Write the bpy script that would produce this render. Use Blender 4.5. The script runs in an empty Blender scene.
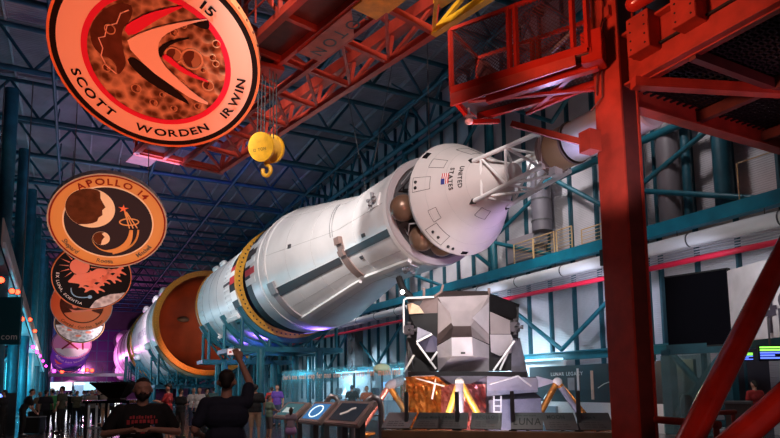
import bpy, bmesh, math, random
from mathutils import Vector as V, Matrix
random.seed(7)
PI = math.pi
SC = bpy.context.scene
COL = SC.collection
# ------------------------------------------------------------------ camera
F, CX, CY, EYE = 603.0, 390.0, 321.0, 1.7
_dy = V((73-CX, -(390-CY), -F)).normalized()
_dx = V((1550-CX, -(372-CY), -F)); _dx = (_dx-_dy*_dx.dot(_dy)).normalized()
_dz = _dx.cross(_dy)
RW = Matrix((_dx, _dy, _dz))
cam_d = bpy.data.cameras.new('camera'); cam = bpy.data.objects.new('camera', cam_d); COL.objects.link(cam)
cam.matrix_world = Matrix.Translation((0, 0, EYE)) @ RW.to_4x4()
cam_d.sensor_width = 36; cam_d.sensor_fit = 'HORIZONTAL'; cam_d.lens = 36*F/780
cam_d.shift_x = 0; cam_d.shift_y = (CY-219)/780; cam_d.clip_end = 500
SC.camera = cam
def P(px, py, X=None, Y=None, Z=None, D=None):
    r = RW @ V(((px-CX)/F, -(py-CY)/F, -1))
    t = X/r.x if X is not None else Y/r.y if Y is not None else (Z-EYE)/r.z if Z is not None else D
    return V((0, 0, EYE)) + r*t
# ------------------------------------------------------------------ materials
def mat(name, c, rough=.5, metal=0, var=0, scale=4, bump=0, emit=None, es=1, spec=.5, alpha=1, bscale=None):
    m = bpy.data.materials.new(name); m.use_nodes = True
    nt = m.node_tree; b = nt.nodes['Principled BSDF']
    b.inputs['Base Color'].default_value = (*c, 1); b.inputs['Roughness'].default_value = rough
    b.inputs['Metallic'].default_value = metal; b.inputs['Specular IOR Level'].default_value = spec
    b.inputs['Alpha'].default_value = alpha
    tc = nt.nodes.new('ShaderNodeTexCoord')
    if var:
        n = nt.nodes.new('ShaderNodeTexNoise'); n.inputs['Scale'].default_value = scale; n.inputs['Detail'].default_value = 6
        r = nt.nodes.new('ShaderNodeValToRGB')
        r.color_ramp.elements[0].position = .3; r.color_ramp.elements[1].position = .7
        r.color_ramp.elements[0].color = (*[x*(1-var) for x in c], 1); r.color_ramp.elements[1].color = (*[min(1, x*(1+var)) for x in c], 1)
        nt.links.new(tc.outputs['Object'], n.inputs['Vector']); nt.links.new(n.outputs['Fac'], r.inputs['Fac'])
        nt.links.new(r.outputs['Color'], b.inputs['Base Color'])
    if bump:
        n2 = nt.nodes.new('ShaderNodeTexNoise'); n2.inputs['Scale'].default_value = bscale or scale*6
        bp = nt.nodes.new('ShaderNodeBump'); bp.inputs['Strength'].default_value = bump; bp.inputs['Distance'].default_value = .02
        nt.links.new(tc.outputs['Object'], n2.inputs['Vector']); nt.links.new(n2.outputs['Fac'], bp.inputs['Height']); nt.links.new(bp.outputs['Normal'], b.inputs['Normal'])
    if emit:
        b.inputs['Emission Color'].default_value = (*emit, 1); b.inputs['Emission Strength'].default_value = es
    return m
def wave_mat(name, c, axis, scale, strength=.5, rough=.5, metal=0, var=.2, dark=.6):
    m = mat(name, c, rough, metal, var, .6); nt = m.node_tree; b = nt.nodes['Principled BSDF']
    tc = nt.nodes.new('ShaderNodeTexCoord'); w = nt.nodes.new('ShaderNodeTexWave'); w.wave_type = 'BANDS'; w.bands_direction = axis
    w.inputs['Scale'].default_value = scale; bp = nt.nodes.new('ShaderNodeBump'); bp.inputs['Strength'].default_value = strength; bp.inputs['Distance'].default_value = .05
    nt.links.new(tc.outputs['Object'], w.inputs['Vector']); nt.links.new(w.outputs['Color'], bp.inputs['Height']); nt.links.new(bp.outputs['Normal'], b.inputs['Normal'])
    return m
def voro_mat(name, c0, c1, scale, rough=.6, metal=0, bump=.6, dist=.05):
    m = mat(name, c0, rough, metal); nt = m.node_tree; b = nt.nodes['Principled BSDF']
    tc = nt.nodes.new('ShaderNodeTexCoord'); n = nt.nodes.new('ShaderNodeTexNoise'); n.inputs['Scale'].default_value = scale*.6; n.inputs['Detail'].default_value = 8
    v = nt.nodes.new('ShaderNodeTexVoronoi'); v.inputs['Scale'].default_value = scale
    mx = nt.nodes.new('ShaderNodeMath'); mx.operation = 'MULTIPLY'; r = nt.nodes.new('ShaderNodeValToRGB')
    r.color_ramp.elements[0].position = .12; r.color_ramp.elements[1].position = .42
    r.color_ramp.elements[0].color = (*c0, 1); r.color_ramp.elements[1].color = (*c1, 1)
    nt.links.new(tc.outputs['Object'], n.inputs['Vector']); nt.links.new(tc.outputs['Object'], v.inputs['Vector'])
    nt.links.new(n.outputs['Fac'], mx.inputs[0]); nt.links.new(v.outputs['Distance'], mx.inputs[1]); nt.links.new(mx.outputs[0], r.inputs['Fac'])
    nt.links.new(r.outputs['Color'], b.inputs['Base Color'])
    bp = nt.nodes.new('ShaderNodeBump'); bp.inputs['Strength'].default_value = bump; bp.inputs['Distance'].default_value = dist
    nt.links.new(mx.outputs[0], bp.inputs['Height']); nt.links.new(bp.outputs['Normal'], b.inputs['Normal'])
    return m
def glass_mat(name, c, alpha):
    m = bpy.data.materials.new(name); m.use_nodes = True; nt = m.node_tree; nt.nodes.clear()
    o = nt.nodes.new('ShaderNodeOutputMaterial'); t = nt.nodes.new('ShaderNodeBsdfTransparent'); p = nt.nodes.new('ShaderNodeBsdfPrincipled'); x = nt.nodes.new('ShaderNodeMixShader')
    t.inputs['Color'].default_value = (min(1, c[0]*.3+.7), min(1, c[1]*.3+.7), min(1, c[2]*.3+.7), 1)
    p.inputs['Base Color'].default_value = (*c, 1); p.inputs['Roughness'].default_value = .12
    x.inputs['Fac'].default_value = alpha
    nt.links.new(t.outputs[0], x.inputs[1]); nt.links.new(p.outputs[0], x.inputs[2]); nt.links.new(x.outputs[0], o.inputs[0]); return m
def pane_mat(name, k):
    m = bpy.data.materials.new(name); m.use_nodes = True; nt = m.node_tree; nt.nodes.clear()
    o = nt.nodes.new('ShaderNodeOutputMaterial'); t = nt.nodes.new('ShaderNodeBsdfTransparent'); g = nt.nodes.new('ShaderNodeBsdfGlossy'); x = nt.nodes.new('ShaderNodeMixShader')
    t.inputs['Color'].default_value = (.93, .97, .98, 1); g.inputs['Roughness'].default_value = .06; x.inputs['Fac'].default_value = k
    nt.links.new(t.outputs[0], x.inputs[1]); nt.links.new(g.outputs[0], x.inputs[2]); nt.links.new(x.outputs[0], o.inputs[0]); return m
def lamp(name, c, s): return mat(name, c, .5, emit=c, es=s)
# ------------------------------------------------------------------ objects
def rootloc(o):
    l = V((0, 0, 0))
    while o: l += o.location; o = o.parent
    return l
def tag(o, label=None, cat=None, group=None, kind=None):
    for k, v in (('label', label), ('category', cat), ('group', group), ('kind', kind)):
        if v: o[k] = v
    return o
def T(name, label, cat, loc, group=None):
    o = bpy.data.objects.new(name, None); COL.objects.link(o); o.location = loc; o.empty_display_size = .1
    return tag(o, label, cat, group)
class MB:
    def __init__(s): s.bm = bmesh.new()
    def poly(s, pts): return s.bm.faces.new([s.bm.verts.new(p) for p in pts])
    def solid(s, a, b):           # prism between two matching loops
        n = len(a); va = [s.bm.verts.new(p) for p in a]; vb = [s.bm.verts.new(p) for p in b]
        s.bm.faces.new(va[::-1]); s.bm.faces.new(vb)
        for i in range(n): s.bm.faces.new((va[i], va[(i+1) % n], vb[(i+1) % n], vb[i]))
        return s
    def box(s, c, d, rz=0):
        x, y, z = [k/2 for k in d]; c = V(c); R = Matrix.Rotation(rz, 3, 'Z')
        a = [c+R @ V(p) for p in ((-x, -y, -z), (x, -y, -z), (x, y, -z), (-x, y, -z))]; b = [p+R @ V((0, 0, 2*z)) for p in a]
        return s.solid(a, b)
    def bar(s, p, q, w, h=None):
        p, q = V(p), V(q); h = h or w; d = (q-p).normalized(); up = V((0, 0, 1)) if abs(d.z) < .95 else V((0, 1, 0))
        u = d.cross(up).normalized()*w/2; v = u.cross(d).normalized()*h/2
        return s.solid([p-u-v, p+u-v, p+u+v, p-u+v], [q-u-v, q+u-v, q+u+v, q-u+v])
    def tube(s, p, q, r, r2=None, n=12):
        p, q = V(p), V(q); r2 = r if r2 is None else r2; d = (q-p).normalized(); up = V((0, 0, 1)) if abs(d.z) < .95 else V((0, 1, 0))
        u = d.cross(up).normalized(); v = u.cross(d)
        ring = lambda c, k: [c+(u*math.cos(2*PI*i/n)+v*math.sin(2*PI*i/n))*k for i in range(n)]
        return s.solid(ring(p, r), ring(q, r2))
    def path(s, pts, r, n=8):
        for a, b in zip(pts, pts[1:]): s.tube(a, b, r, n=n)
        return s
    def sweep(s, pts, r, n=10):   # one welded round tube along a path
        pts = [V(p) for p in pts]; rings = []; u = None
        for i, p in enumerate(pts):
            d = (pts[min(i+1, len(pts)-1)]-pts[max(i-1, 0)]).normalized()
            if u is None: u = d.cross(V((0, 0, 1)) if abs(d.z) < .9 else V((0, 1, 0))).normalized()
            u = (u-d*u.dot(d)).normalized(); v = d.cross(u)
            rings.append([s.bm.verts.new(p+(u*math.cos(2*PI*k/n)+v*math.sin(2*PI*k/n))*r) for k in range(n)])
        for a, b in zip(rings, rings[1:]):
            for k in range(n): s.bm.faces.new((a[k], a[(k+1) % n], b[(k+1) % n], b[k]))
        s.bm.faces.new(rings[0][::-1]); s.bm.faces.new(rings[-1]); return s
    def lathe(s, prof, o, ax, n=64, a0=0, a1=2*PI, closed=False, ref=None):   # prof: (distance along axis, radius)
        o, ax = V(o), V(ax).normalized(); up = V(ref) if ref else (V((0, 0, 1)) if abs(ax.z) < .9 else V((0, 1, 0)))
        v = (up-ax*up.dot(ax)).normalized(); u = v.cross(ax); full = abs(a1-a0-2*PI) < 1e-6; m = n if full else n+1; rings = []
        for t, r in prof:
            if r < 1e-6: rings.append([s.bm.verts.new(o+ax*t)]); continue
            rings.append([s.bm.verts.new(o+ax*t+(u*math.sin(a0+(a1-a0)*i/n)+v*math.cos(a0+(a1-a0)*i/n))*r) for i in range(m)])
        if closed: rings.append(rings[0])
        for a, b in zip(rings, rings[1:]):
            for i in range(n):
                j = (i+1) % m
                f = [a[0] if len(a) == 1 else a[i], a[0] if len(a) == 1 else a[j], b[0] if len(b) == 1 else b[j], b[0] if len(b) == 1 else b[i]]
                f = list(dict.fromkeys(f))
                if len(f) > 2:
                    try: s.bm.faces.new(f)
                    except ValueError: pass
        if closed and not full:
            for k in (0, -1):
                try: s.bm.faces.new([r[k] for r in rings[:-1]])
                except ValueError: pass
        return s
    def ball(s, c, r, n=20, sc=(1, 1, 1)):
        g = bmesh.ops.create_uvsphere(s.bm, u_segments=n, v_segments=n//2, radius=1)
        for v in g['verts']: v.co = V(c)+V((v.co.x*r*sc[0], v.co.y*r*sc[1], v.co.z*r*sc[2]))
        return s
    def capsule(s, p, q, r0, r1, flat=1, n=12):
        p, q = V(p), V(q); d = q-p; L = d.length; d = d.normalized() if L > 1e-6 else V((0, 0, 1)); up = V((0, 1, 0)) if abs(d.y) < .9 else V((1, 0, 0))
        u = d.cross(up).normalized(); v = u.cross(d); rings = []
        ts = [(-r0*math.sin(a), r0*math.cos(a), 0) for a in (PI/2, 1.05, .52)]+[(0, r0, 0), (0, r1, 1)]+[(r1*math.sin(a), r1*math.cos(a), 1) for a in (.52, 1.05, PI/2)]
        for t, r, e in ts:
            c = (q if e else p)+d*t
            if r < 1e-5: rings.append([s.bm.verts.new(c)]); continue
            ring = []
            for i in range(n):
                o = (u*math.cos(2*PI*i/n)+v*math.sin(2*PI*i/n))*r; o.y *= flat
                ring.append(s.bm.verts.new(c+o))
            rings.append(ring)
        for a, b in zip(rings, rings[1:]):
            for i in range(n):
                j = (i+1) % n; f = list(dict.fromkeys([a[0] if len(a) == 1 else a[i], a[0] if len(a) == 1 else a[j], b[0] if len(b) == 1 else b[j], b[0] if len(b) == 1 else b[i]]))
                s.bm.faces.new(f)
        return s
    def obj(s, name, m, parent=None, smooth=False, bevel=0, angle=40):
        bmesh.ops.recalc_face_normals(s.bm, faces=s.bm.faces)
        if bevel:
            bmesh.ops.bevel(s.bm, geom=[e for e in s.bm.edges if len(e.link_faces) == 2 and e.calc_face_angle(0) > .6], offset=bevel, segments=2, affect='EDGES')
        l = rootloc(parent)
        if parent is None:
            xs = [v.co for v in s.bm.verts]; l = V(((min(p.x for p in xs)+max(p.x for p in xs))/2, (min(p.y for p in xs)+max(p.y for p in xs))/2, min(p.z for p in xs)))
        for v in s.bm.verts: v.co -= l
        me = bpy.data.meshes.new(name); s.bm.to_mesh(me); s.bm.free()
        o = bpy.data.objects.new(name, me); COL.objects.link(o); me.materials.append(m)
        if parent is None: o.location = l
        else: o.parent = parent
        if smooth:
            for p in me.polygons: p.use_smooth = True
            try: me.set_sharp_from_angle(angle=math.radians(angle))
            except Exception: pass
        return o
def box(par, name, c, d, m, rz=0, bevel=0): return MB().box(c, d, rz).obj(name, m, par, bevel=bevel)
def bar(par, name, p, q, w, m, h=None, bevel=0): return MB().bar(p, q, w, h).obj(name, m, par, bevel=bevel)
def tube(par, name, p, q, r, m, r2=None, n=14): return MB().tube(p, q, r, r2, n).obj(name, m, par, smooth=True)
def ibeam(par, name, p, q, w, h, m, up=V((0, 0, 1)), t=None):
    p, q = V(p), V(q); d = (q-p).normalized(); u = d.cross(up).normalized(); v = u.cross(d).normalized(); t = t or min(w, h)*.12
    L = lambda c: [c+u*x+v*y for x, y in ((-w/2, -h/2), (w/2, -h/2), (w/2, -h/2+t), (t/2, -h/2+t), (t/2, h/2-t), (w/2, h/2-t), (w/2, h/2), (-w/2, h/2), (-w/2, h/2-t), (-t/2, h/2-t), (-t/2, -h/2+t), (-w/2, -h/2+t))]
    return MB().solid(L(p), L(q)).obj(name, m, par)
def struct(o): o['kind'] = 'structure'; return o
_g = {}; BOLD = [0.0]
def glyph(ch, bold=False):
    key = (ch, BOLD[0])
    if key in _g: return _g[key]
    c = bpy.data.curves.new('t', 'FONT'); c.body = ch; c.size = 1; c.fill_mode = 'FRONT'; c.resolution_u = 3
    c.offset = BOLD[0]
    o = bpy.data.objects.new('t', c); COL.objects.link(o); bpy.context.view_layer.update()
    me = bpy.data.meshes.new_from_object(o.evaluated_get(bpy.context.evaluated_depsgraph_get()))
    vs = [v.co.copy() for v in me.vertices]; fs = [tuple(p.vertices) for p in me.polygons]
    bpy.data.objects.remove(o); bpy.data.meshes.remove(me); bpy.data.curves.remove(c)
    if not vs: _g[key] = ([], [], .3); return _g[key]
    x0 = min(v.x for v in vs); x1 = max(v.x for v in vs)
    _g[key] = ([V((v.x-x0, v.y, 0)) for v in vs], fs, x1-x0); return _g[key]
def text(par, name, s, size, fmap, m, gap=.12, xs=1.0):
    """fmap(x, y) -> world point, x along the line from its start"""
    b = MB(); x = 0
    for ch in s:
        if ch == ' ' and len(b.bm.verts): b.obj(name, m, par); b = MB()
        vs, fs, w = glyph(ch)
        vv = [b.bm.verts.new(fmap((x+v.x*xs)*size, v.y*size)) for v in vs]
        for f in fs:
            try: b.bm.faces.new([vv[i] for i in f])
            except ValueError: pass
        x += w*xs+gap
    return b.obj(name, m, par)
def textlen(s, size, gap=.12, xs=1.0): return sum(glyph(c)[2]*xs+gap for c in s)*size-gap*size
def light(kind, loc, tgt, power, c, size=1, spot=60, blend=.6, name='lamp'):
    d = bpy.data.lights.new(name, kind); d.energy = power; d.color = c
    if kind == 'SPOT': d.spot_size = math.radians(spot); d.spot_blend = blend; d.shadow_soft_size = size
    elif kind == 'AREA': d.size = size
    else: d.shadow_soft_size = size
    o = bpy.data.objects.new(name, d); COL.objects.link(o); o.location = loc
    if tgt is not None: o.rotation_euler = (V(tgt)-V(loc)).to_track_quat('-Z', 'Y').to_euler()
    return o
# ------------------------------------------------------------------ palette
M = dict(
 teal=mat('teal_paint', (.010, .115, .155), .45, 0, .25, 2), teal_dark=mat('dark_teal_paint', (.008, .075, .105), .5, 0, .25, 2),
 tealb=mat('bright_teal_paint', (.01, .25, .36), .4, 0, .2, 1.5),
 red=mat('red_oxide_paint', (.38, .032, .016), .5, 0, .22, 3, .1), redt=mat('glossy_red_paint', (.40, .022, .012), .2, 0, .15, 2),
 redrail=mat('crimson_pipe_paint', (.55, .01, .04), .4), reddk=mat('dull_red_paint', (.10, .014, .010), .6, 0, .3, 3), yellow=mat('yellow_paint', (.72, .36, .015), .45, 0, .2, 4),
 white=mat('white_paint', (.72, .7, .69), .38, 0, .07, .9), whitem=mat('white_metal_skin', (.72, .70, .70), .36, .05, .08, .7), cmw=mat('capsule_white', (.60, .56, .55), .42, 0, .06, 1.2),
 white2=mat('plain_white', (.8, .8, .8), .4), grey=mat('grey_paint', (.3, .3, .32), .5, 0, .15, 3), dgrey=mat('dark_grey_paint', (.07, .07, .075), .5, 0, .2, 3), stripgrey=mat('strip_grey', (.055, .05, .055), .5), seam=mat('seam_grey', (.42, .40, .40), .5),
 black=mat('black_matte', (.008, .008, .009), .6), blackg=mat('black_gloss', (.008, .008, .01), .15), brown=mat('brown_bracket', (.25, .17, .15), .55),
 tan=mat('tan_ring', (.55, .35, .2), .4), bronze=mat('bronze_tank', (.20, .115, .075), .35, .4, .2, 2), gold=mat('gold_ring', (.62, .30, .03), .4, .1, .2, 8), orange=mat('orange_ring', (.55, .2, .02), .45, 0, .15, 6),
 redin=mat('rust_red_dome', (.22, .05, .02), .5, 0, .5, .35), steel=mat('brushed_steel', (.55, .54, .55), .3, .9), cream=mat('cream_paint', (.8, .56, .42), .5), ink=mat('black_lettering', (.01, .01, .01), .5),
 flagr=mat('flag_red', (.5, .03, .04), .5), flagb=mat('flag_blue', (.02, .03, .2), .5), violetink=mat('violet_lettering', (.2, .1, .25), .5),
 skin=mat('skin', (.45, .24, .17), .55), hair=mat('dark_hair', (.012, .008, .006), .7), glass=glass_mat('clear_glass', (.4, .65, .75), .08), glass2=glass_mat('hazy_glass', (.5, .8, .8), .12))
def cloth(c): return mat('cloth', c, .85, 0, .15, 14)
# ------------------------------------------------------------------ building
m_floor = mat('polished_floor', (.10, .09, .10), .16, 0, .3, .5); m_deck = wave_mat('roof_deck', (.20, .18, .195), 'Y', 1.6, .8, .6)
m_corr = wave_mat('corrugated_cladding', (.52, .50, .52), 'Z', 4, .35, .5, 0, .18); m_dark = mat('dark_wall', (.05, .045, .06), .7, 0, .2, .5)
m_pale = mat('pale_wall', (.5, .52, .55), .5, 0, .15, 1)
struct(box(None, 'floor', (6, 65, -.1), (46, 150, .2), m_floor))
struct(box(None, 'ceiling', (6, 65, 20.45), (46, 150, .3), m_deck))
struct(box(None, 'wall_right', (20.15, 65, 10.15), (.3, 150, 20.3), m_corr))
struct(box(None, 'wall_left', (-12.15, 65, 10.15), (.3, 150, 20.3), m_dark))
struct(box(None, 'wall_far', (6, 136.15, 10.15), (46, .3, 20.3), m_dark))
n = 0
def trim(c, d, m):
    global n; n += 1; return struct(box(None, 'trim_%d' % n, c, d, m))
for k in range(15): trim((-10+k*2.1, 65, 20.2), (.1, 142, .2), M['grey'])       # roof purlins
for k in range(36): trim((19.9, 9.3+k*1.53, 10.4), (.2, .10, 19.6), M['teal_dark'])  # wall girts
w = struct(MB().box((3, 135.9, 7.5), (26, .06, 13)).obj('window_1', mat('dusk_pane', (.10, .03, .14), .15), None))
for k in range(14): box(w, 'mullion', (-10+k*2, 135.8, 7.5), (.16, .14, 13), M['teal'])
for k in range(7): box(w, 'transom', (3, 135.78, 1.1+k*2.1), (26, .14, .16), M['teal'])
ORD = 'nearest second third fourth fifth sixth seventh eighth ninth tenth eleventh twelfth thirteenth fourteenth fifteenth sixteenth seventeenth eighteenth nineteenth twentieth'.split()
def copytree(o, par=None):
    c = o.copy(); COL.objects.link(c); c.parent = par
    for ch in list(o.children): copytree(ch, c)
    return c
# roof trusses
t0 = T('roof_truss', 'dark teal steel roof truss across the hall ceiling, nearest of the row', 'roof truss', (7, 21.4, 17.6), 'roof trusses')
tube(t0, 'bottom_chord', (-12, 21.4, 17.75), (20, 21.4, 17.75), .15, M['teal_dark']); tube(t0, 'top_chord', (-12, 21.4, 20), (20, 21.4, 20), .13, M['teal_dark'])
for k in range(10):
    x = -12+k*3.2
    tube(t0, 'web_brace', (x, 21.4, 17.8), (x+1.6, 21.4, 20), .085, M['teal_dark'], n=8); tube(t0, 'web_brace', (x+1.6, 21.4, 20), (x+3.2, 21.4, 17.8), .085, M['teal_dark'], n=8)
for k in range(1, 19):
    c = copytree(t0); c.location = (7, 21.4+6.3*k, 17.6); c['label'] = 'dark teal steel roof truss across the hall ceiling, %s from the camera' % ORD[k]
for k, x in enumerate((-1.5, 4.5, 10.5, 16.5)):
    r = T('roof_tie', 'long teal ceiling tie running the length of the hall, %s from the left wall' % ORD[k], 'roof brace', (x, 65, 17.5), 'lengthwise roof ties')
    tube(r, 'tie_rod', (x, 10, 17.62), (x, 134, 17.62), .09, M['teal_dark'])
    for j in range(18): tube(r, 'diagonal_brace', (x, 21.4+6.3*j, 17.65), (x, 24.55+6.3*j, 20), .05, M['teal_dark'], n=6)
# columns
for k in range(11):
    y = 36.5+9.15*k
    c = T('steel_column', 'round teal steel column on the left side of hall, %s from the camera' % ORD[k], 'column', (-3.5, y, 0), 'left hand columns')
    tube(c, 'shaft', (-3.5, y, 0), (-3.5, y, 17.7), .33, M['teal'], n=18); box(c, 'base_plate', (-3.5, y, .04), (1, 1, .08), M['teal'])
    for z in (6.5, 11, 15.5): tube(c, 'tie_beam', (-3.5, y, z), (-12, y, z), .16, M['teal'])
    for z in (6.5, 11): tube(c, 'diagonal_brace', (-3.5, y, z), (-8, y, z+4.5), .11, M['teal_dark'], n=8)
    for z in (2, 6.5): tube(c, 'diagonal_brace', (-3.5, y, z+4.5), (-8, y, z), .11, M['teal'], n=8)
RC = [15.35+9.15*k for k in range(13)]
for k, y in enumerate(RC):
    c = T('steel_column', 'round teal steel column against the right wall, %s from the camera' % ORD[k], 'column', (18.9, y, 0), 'right hand columns')
    tube(c, 'shaft', (18.9, y, 0), (18.9, y, 17.7), .2, M['teal'], n=16); box(c, 'base_plate', (18.9, y, .04), (.7, .7, .08), M['teal'])
    if k < 8:
        tube(c, 'diagonal_brace', (18.9, y, 9.2), (18.9, y-4.5, 10.9), .1, M['teal'], n=10); tube(c, 'diagonal_brace', (18.9, y, 9.0), (18.9, y-4.5, 7.4), .1, M['teal'], n=10)
        tube(c, 'diagonal_brace', (18.9, y, 7.6), (18.9, y+4.6, 10.9), .1, M['teal'], n=10)
        for z in (3.2, 13.6): tube(c, 'diagonal_brace', (18.9, y, z+3), (18.9, y+4.55, z), .1, M['teal'], n=10); tube(c, 'diagonal_brace', (18.9, y+9.1, z+3), (18.9, y+4.55, z), .1, M['teal'], n=10)
        tube(c, 'tie_beam', (18.9, y-9.1 if k == 0 else y, 10.9), (18.9, y+9.1, 10.9), .15, M['teal']); tube(c, 'tie_beam', (18.9, y, 17), (18.9, y+9.1, 17), .16, M['teal_dark'])
c = T('wall_top_truss', 'teal truss girder along the top of the right wall', 'truss', (18.4, 60, 17), None)
tube(c, 'chord', (18.4, 15, 19.6), (18.4, 130, 19.6), .17, M['teal']); tube(c, 'chord', (18.4, 15, 17.2), (18.4, 130, 17.2), .17, M['teal'])
for k in range(18):
    y = 18+k*4
    tube(c, 'web_brace', (18.4, y, 17.2), (18.4, y+2, 19.6), .09, M['teal'], n=8); tube(c, 'web_brace', (18.4, y+2, 19.6), (18.4, y+4, 17.2), .09, M['teal'], n=8)
# services along the right wall
BX = 18.45
c = T('platform_girder', 'bright blue teal girder running along the right wall at platform level', 'beam', (BX, 38, 6.9), None)
ibeam(c, 'girder', (BX, 5, 7.15), (BX, 75, 7.15), .35, .46, M['tealb'], t=.05)
MB().box((BX-.19, 40, 7.15), (.03, 70, .44)).obj('face_plate', M['tealb'], c)
box(c, 'platform_deck', (19.2, 40, 7.33), (1.5, 70, .06), M['brown'])
c = T('lower_girder', 'teal beam low on the right wall above the display boards', 'beam', (18.6, 38, 2.8), None)
ibeam(c, 'girder', (18.6, 5, 2.9), (18.6, 75, 2.9), .3, .36, M['teal'], t=.05)
c = T('duct_pipe', 'long white round duct slung under the blue girder', 'duct', (18.35, 38, 6.3), None)
tube(c, 'pipe', (18.35, 5, 6.5), (18.35, 78, 6.5), .235, M['white2'], n=24)
for k in range(24):
    y = 7+k*3; MB().lathe([(0, .25), (.05, .25), (.05, .235), (0, .235)], (18.35, y, 6.5), (0, 1, 0), n=20, closed=True).obj('clamp', M['dgrey'], c)
    tube(c, 'hanger_rod', (18.35, y+.5, 6.7), (18.35, y+.5, 7), .015, M['dgrey'], n=6)
box(c, 'joint_box', (18.2, 16.4, 6.55), (.5, .45, .62), M['black'])
for k, z in enumerate((6.2, 6.13, 6.06, 6.0)):
    tag(tube(None, 'conduit_pipe', (18.2+.1*k, 5, z), (18.2+.1*k, 78, z), .025, M['grey'], n=6), 'thin grey conduit below the white duct, %s from the top' % ('first', 'second', 'third', 'fourth')[k], 'pipe', 'thin conduits')
tag(tube(None, 'sprinkler_pipe', (18.3, 5, 5.8), (18.3, 78, 5.8), .1, M['redrail'], n=12), 'crimson sprinkler pipe running along the right wall under the conduits', 'pipe')
# platform things (beyond the girder)
def barricade(p, q, label):
    p, q = V(p), V(q); c = T('barricade', label, 'barricade', p, 'yellow barricades')
    up = V((0, 0, 1.05))
    for a in (p, q): tube(c, 'post', a, a+up, .03, M['byel'], n=8)
    for k in range(7): tube(c, 'rail', p+up*(.1+.15*k), q+up*(.1+.15*k), .014 if k < 6 else .03, M['byel'], n=6)
M['byel'] = mat('pale_yellow_metal', (.62, .42, .2), .5)
yb = [P(px, 250, X=18.6).y for px in (514, 533, 554.5, 557, 572.5)]
barricade((18.6, yb[0], 7.36), (18.6, yb[1], 7.36), 'pale yellow barricade on the platform, left one under the grey unit')
barricade((18.6, yb[1]-.05, 7.36), (18.6, yb[2], 7.36), 'pale yellow barricade on the platform, middle and widest one')
barricade((18.6, yb[3], 7.36), (18.6, yb[4], 7.36), 'pale yellow barricade on the platform, rightmost one nearest the red column')
barricade((19.5, yb[3]-.6, 7.36), (19.5, yb[4]-1.2, 7.36), 'pale yellow barricade standing behind the others at the wall')
y0 = P(780, 170, X=18.7).y
c = T('guard_rail', 'thin yellow guard rail on the platform at the right edge', 'railing', (18.7, y0, 7.36), None)
tube(c, 'post', (18.7, y0+1.3, 7.36), (18.7, y0+1.3, 8.7), .02, M['byel']); tube(c, 'top_rail', (18.7, y0+1.3, 8.7), (18.7, y0-1.5, 8.7), .02, M['byel'])
y1 = P(524, 220, X=19.3).y
c = T('air_handler', 'grey boxy air handling unit on the platform behind the barricades', 'ventilation unit', (19.35, y1, 7.36), None)
box(c, 'cabinet', (19.35, y1, 8.25), (.8, 1.9, 1.2), mat('unit_grey', (.28, .25, .27), .5), bevel=.02); box(c, 'fan_box', (19.2, y1-1.2, 8.5), (.5, .5, .5), M['grey'], bevel=.02)
box(c, 'plinth', (19.35, y1, 7.5), (.9, 1.8, .3), M['dgrey'])
y2 = P(541, 200, X=19).y
c = T('vertical_duct', 'dark grey round duct standing above the grey air unit', 'duct', (19, y2, 8.75), None)
tube(c, 'pipe', (19, y2, 8.75), (19, y2, 11.6), .46, mat('duct_grey', (.13, .12, .14), .5), n=24)
for z in (9.2, 10.2, 11.2): MB().lathe([(0, .48), (.06, .48), (.06, .46), (0, .46)], (19, y2, z), (0, 0, 1), n=24, closed=True).obj('band', M['dgrey'], c)
MB().lathe([(0, .5), (.5, .62), (.55, .62), (.55, .3), (.9, .22)], (19, y2, 11.6), (0, 0, 1), n=24).obj('cowl', M['white2'], c, smooth=True)
for k, (px, r, lb) in enumerate(((668, .42, 'thick dark grey pipe rising by the right wall behind red column'), (686, .16, 'slim teal riser pipe just right of the thick grey pipe'), (722, .3, 'broad dark blue riser on the right wall above the girder'))):
    y = P(px, 160, X=19.3).y
    tag(tube(None, 'riser_pipe', (19.3, y, 7.4), (19.3, y, 19), r, (M['unit'] if k == 0 else M['teal_dark']) if 'unit' in M else (mat('riser_grey', (.16, .14, .15), .5) if k == 0 else M['teal_dark']), n=20), lb, 'pipe')
# loud speakers / grey equipment on the wall behind the glass
for k, (px, py) in enumerate(((298, 355), (357, 350))):
    p = P(px, py, X=18.9); c = T('wall_speaker_stack', 'dark equipment stack with round cones on wall, %s one' % ('left', 'right')[k], 'loudspeaker', (18.7, p.y, p.z-1.6), 'wall speaker stacks')
    box(c, 'cabinet', (18.75, p.y, p.z), (.7, 1.3, 3.2), M['dgrey'])
    for j in range(3): MB().lathe([(0, .36), (.06, .36), (.08, .3), (.02, .05), (.02, 0)], (18.4, p.y, p.z-1+j), (-1, 0, 0), n=20).obj('cone', M['stripgrey'], c)
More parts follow.
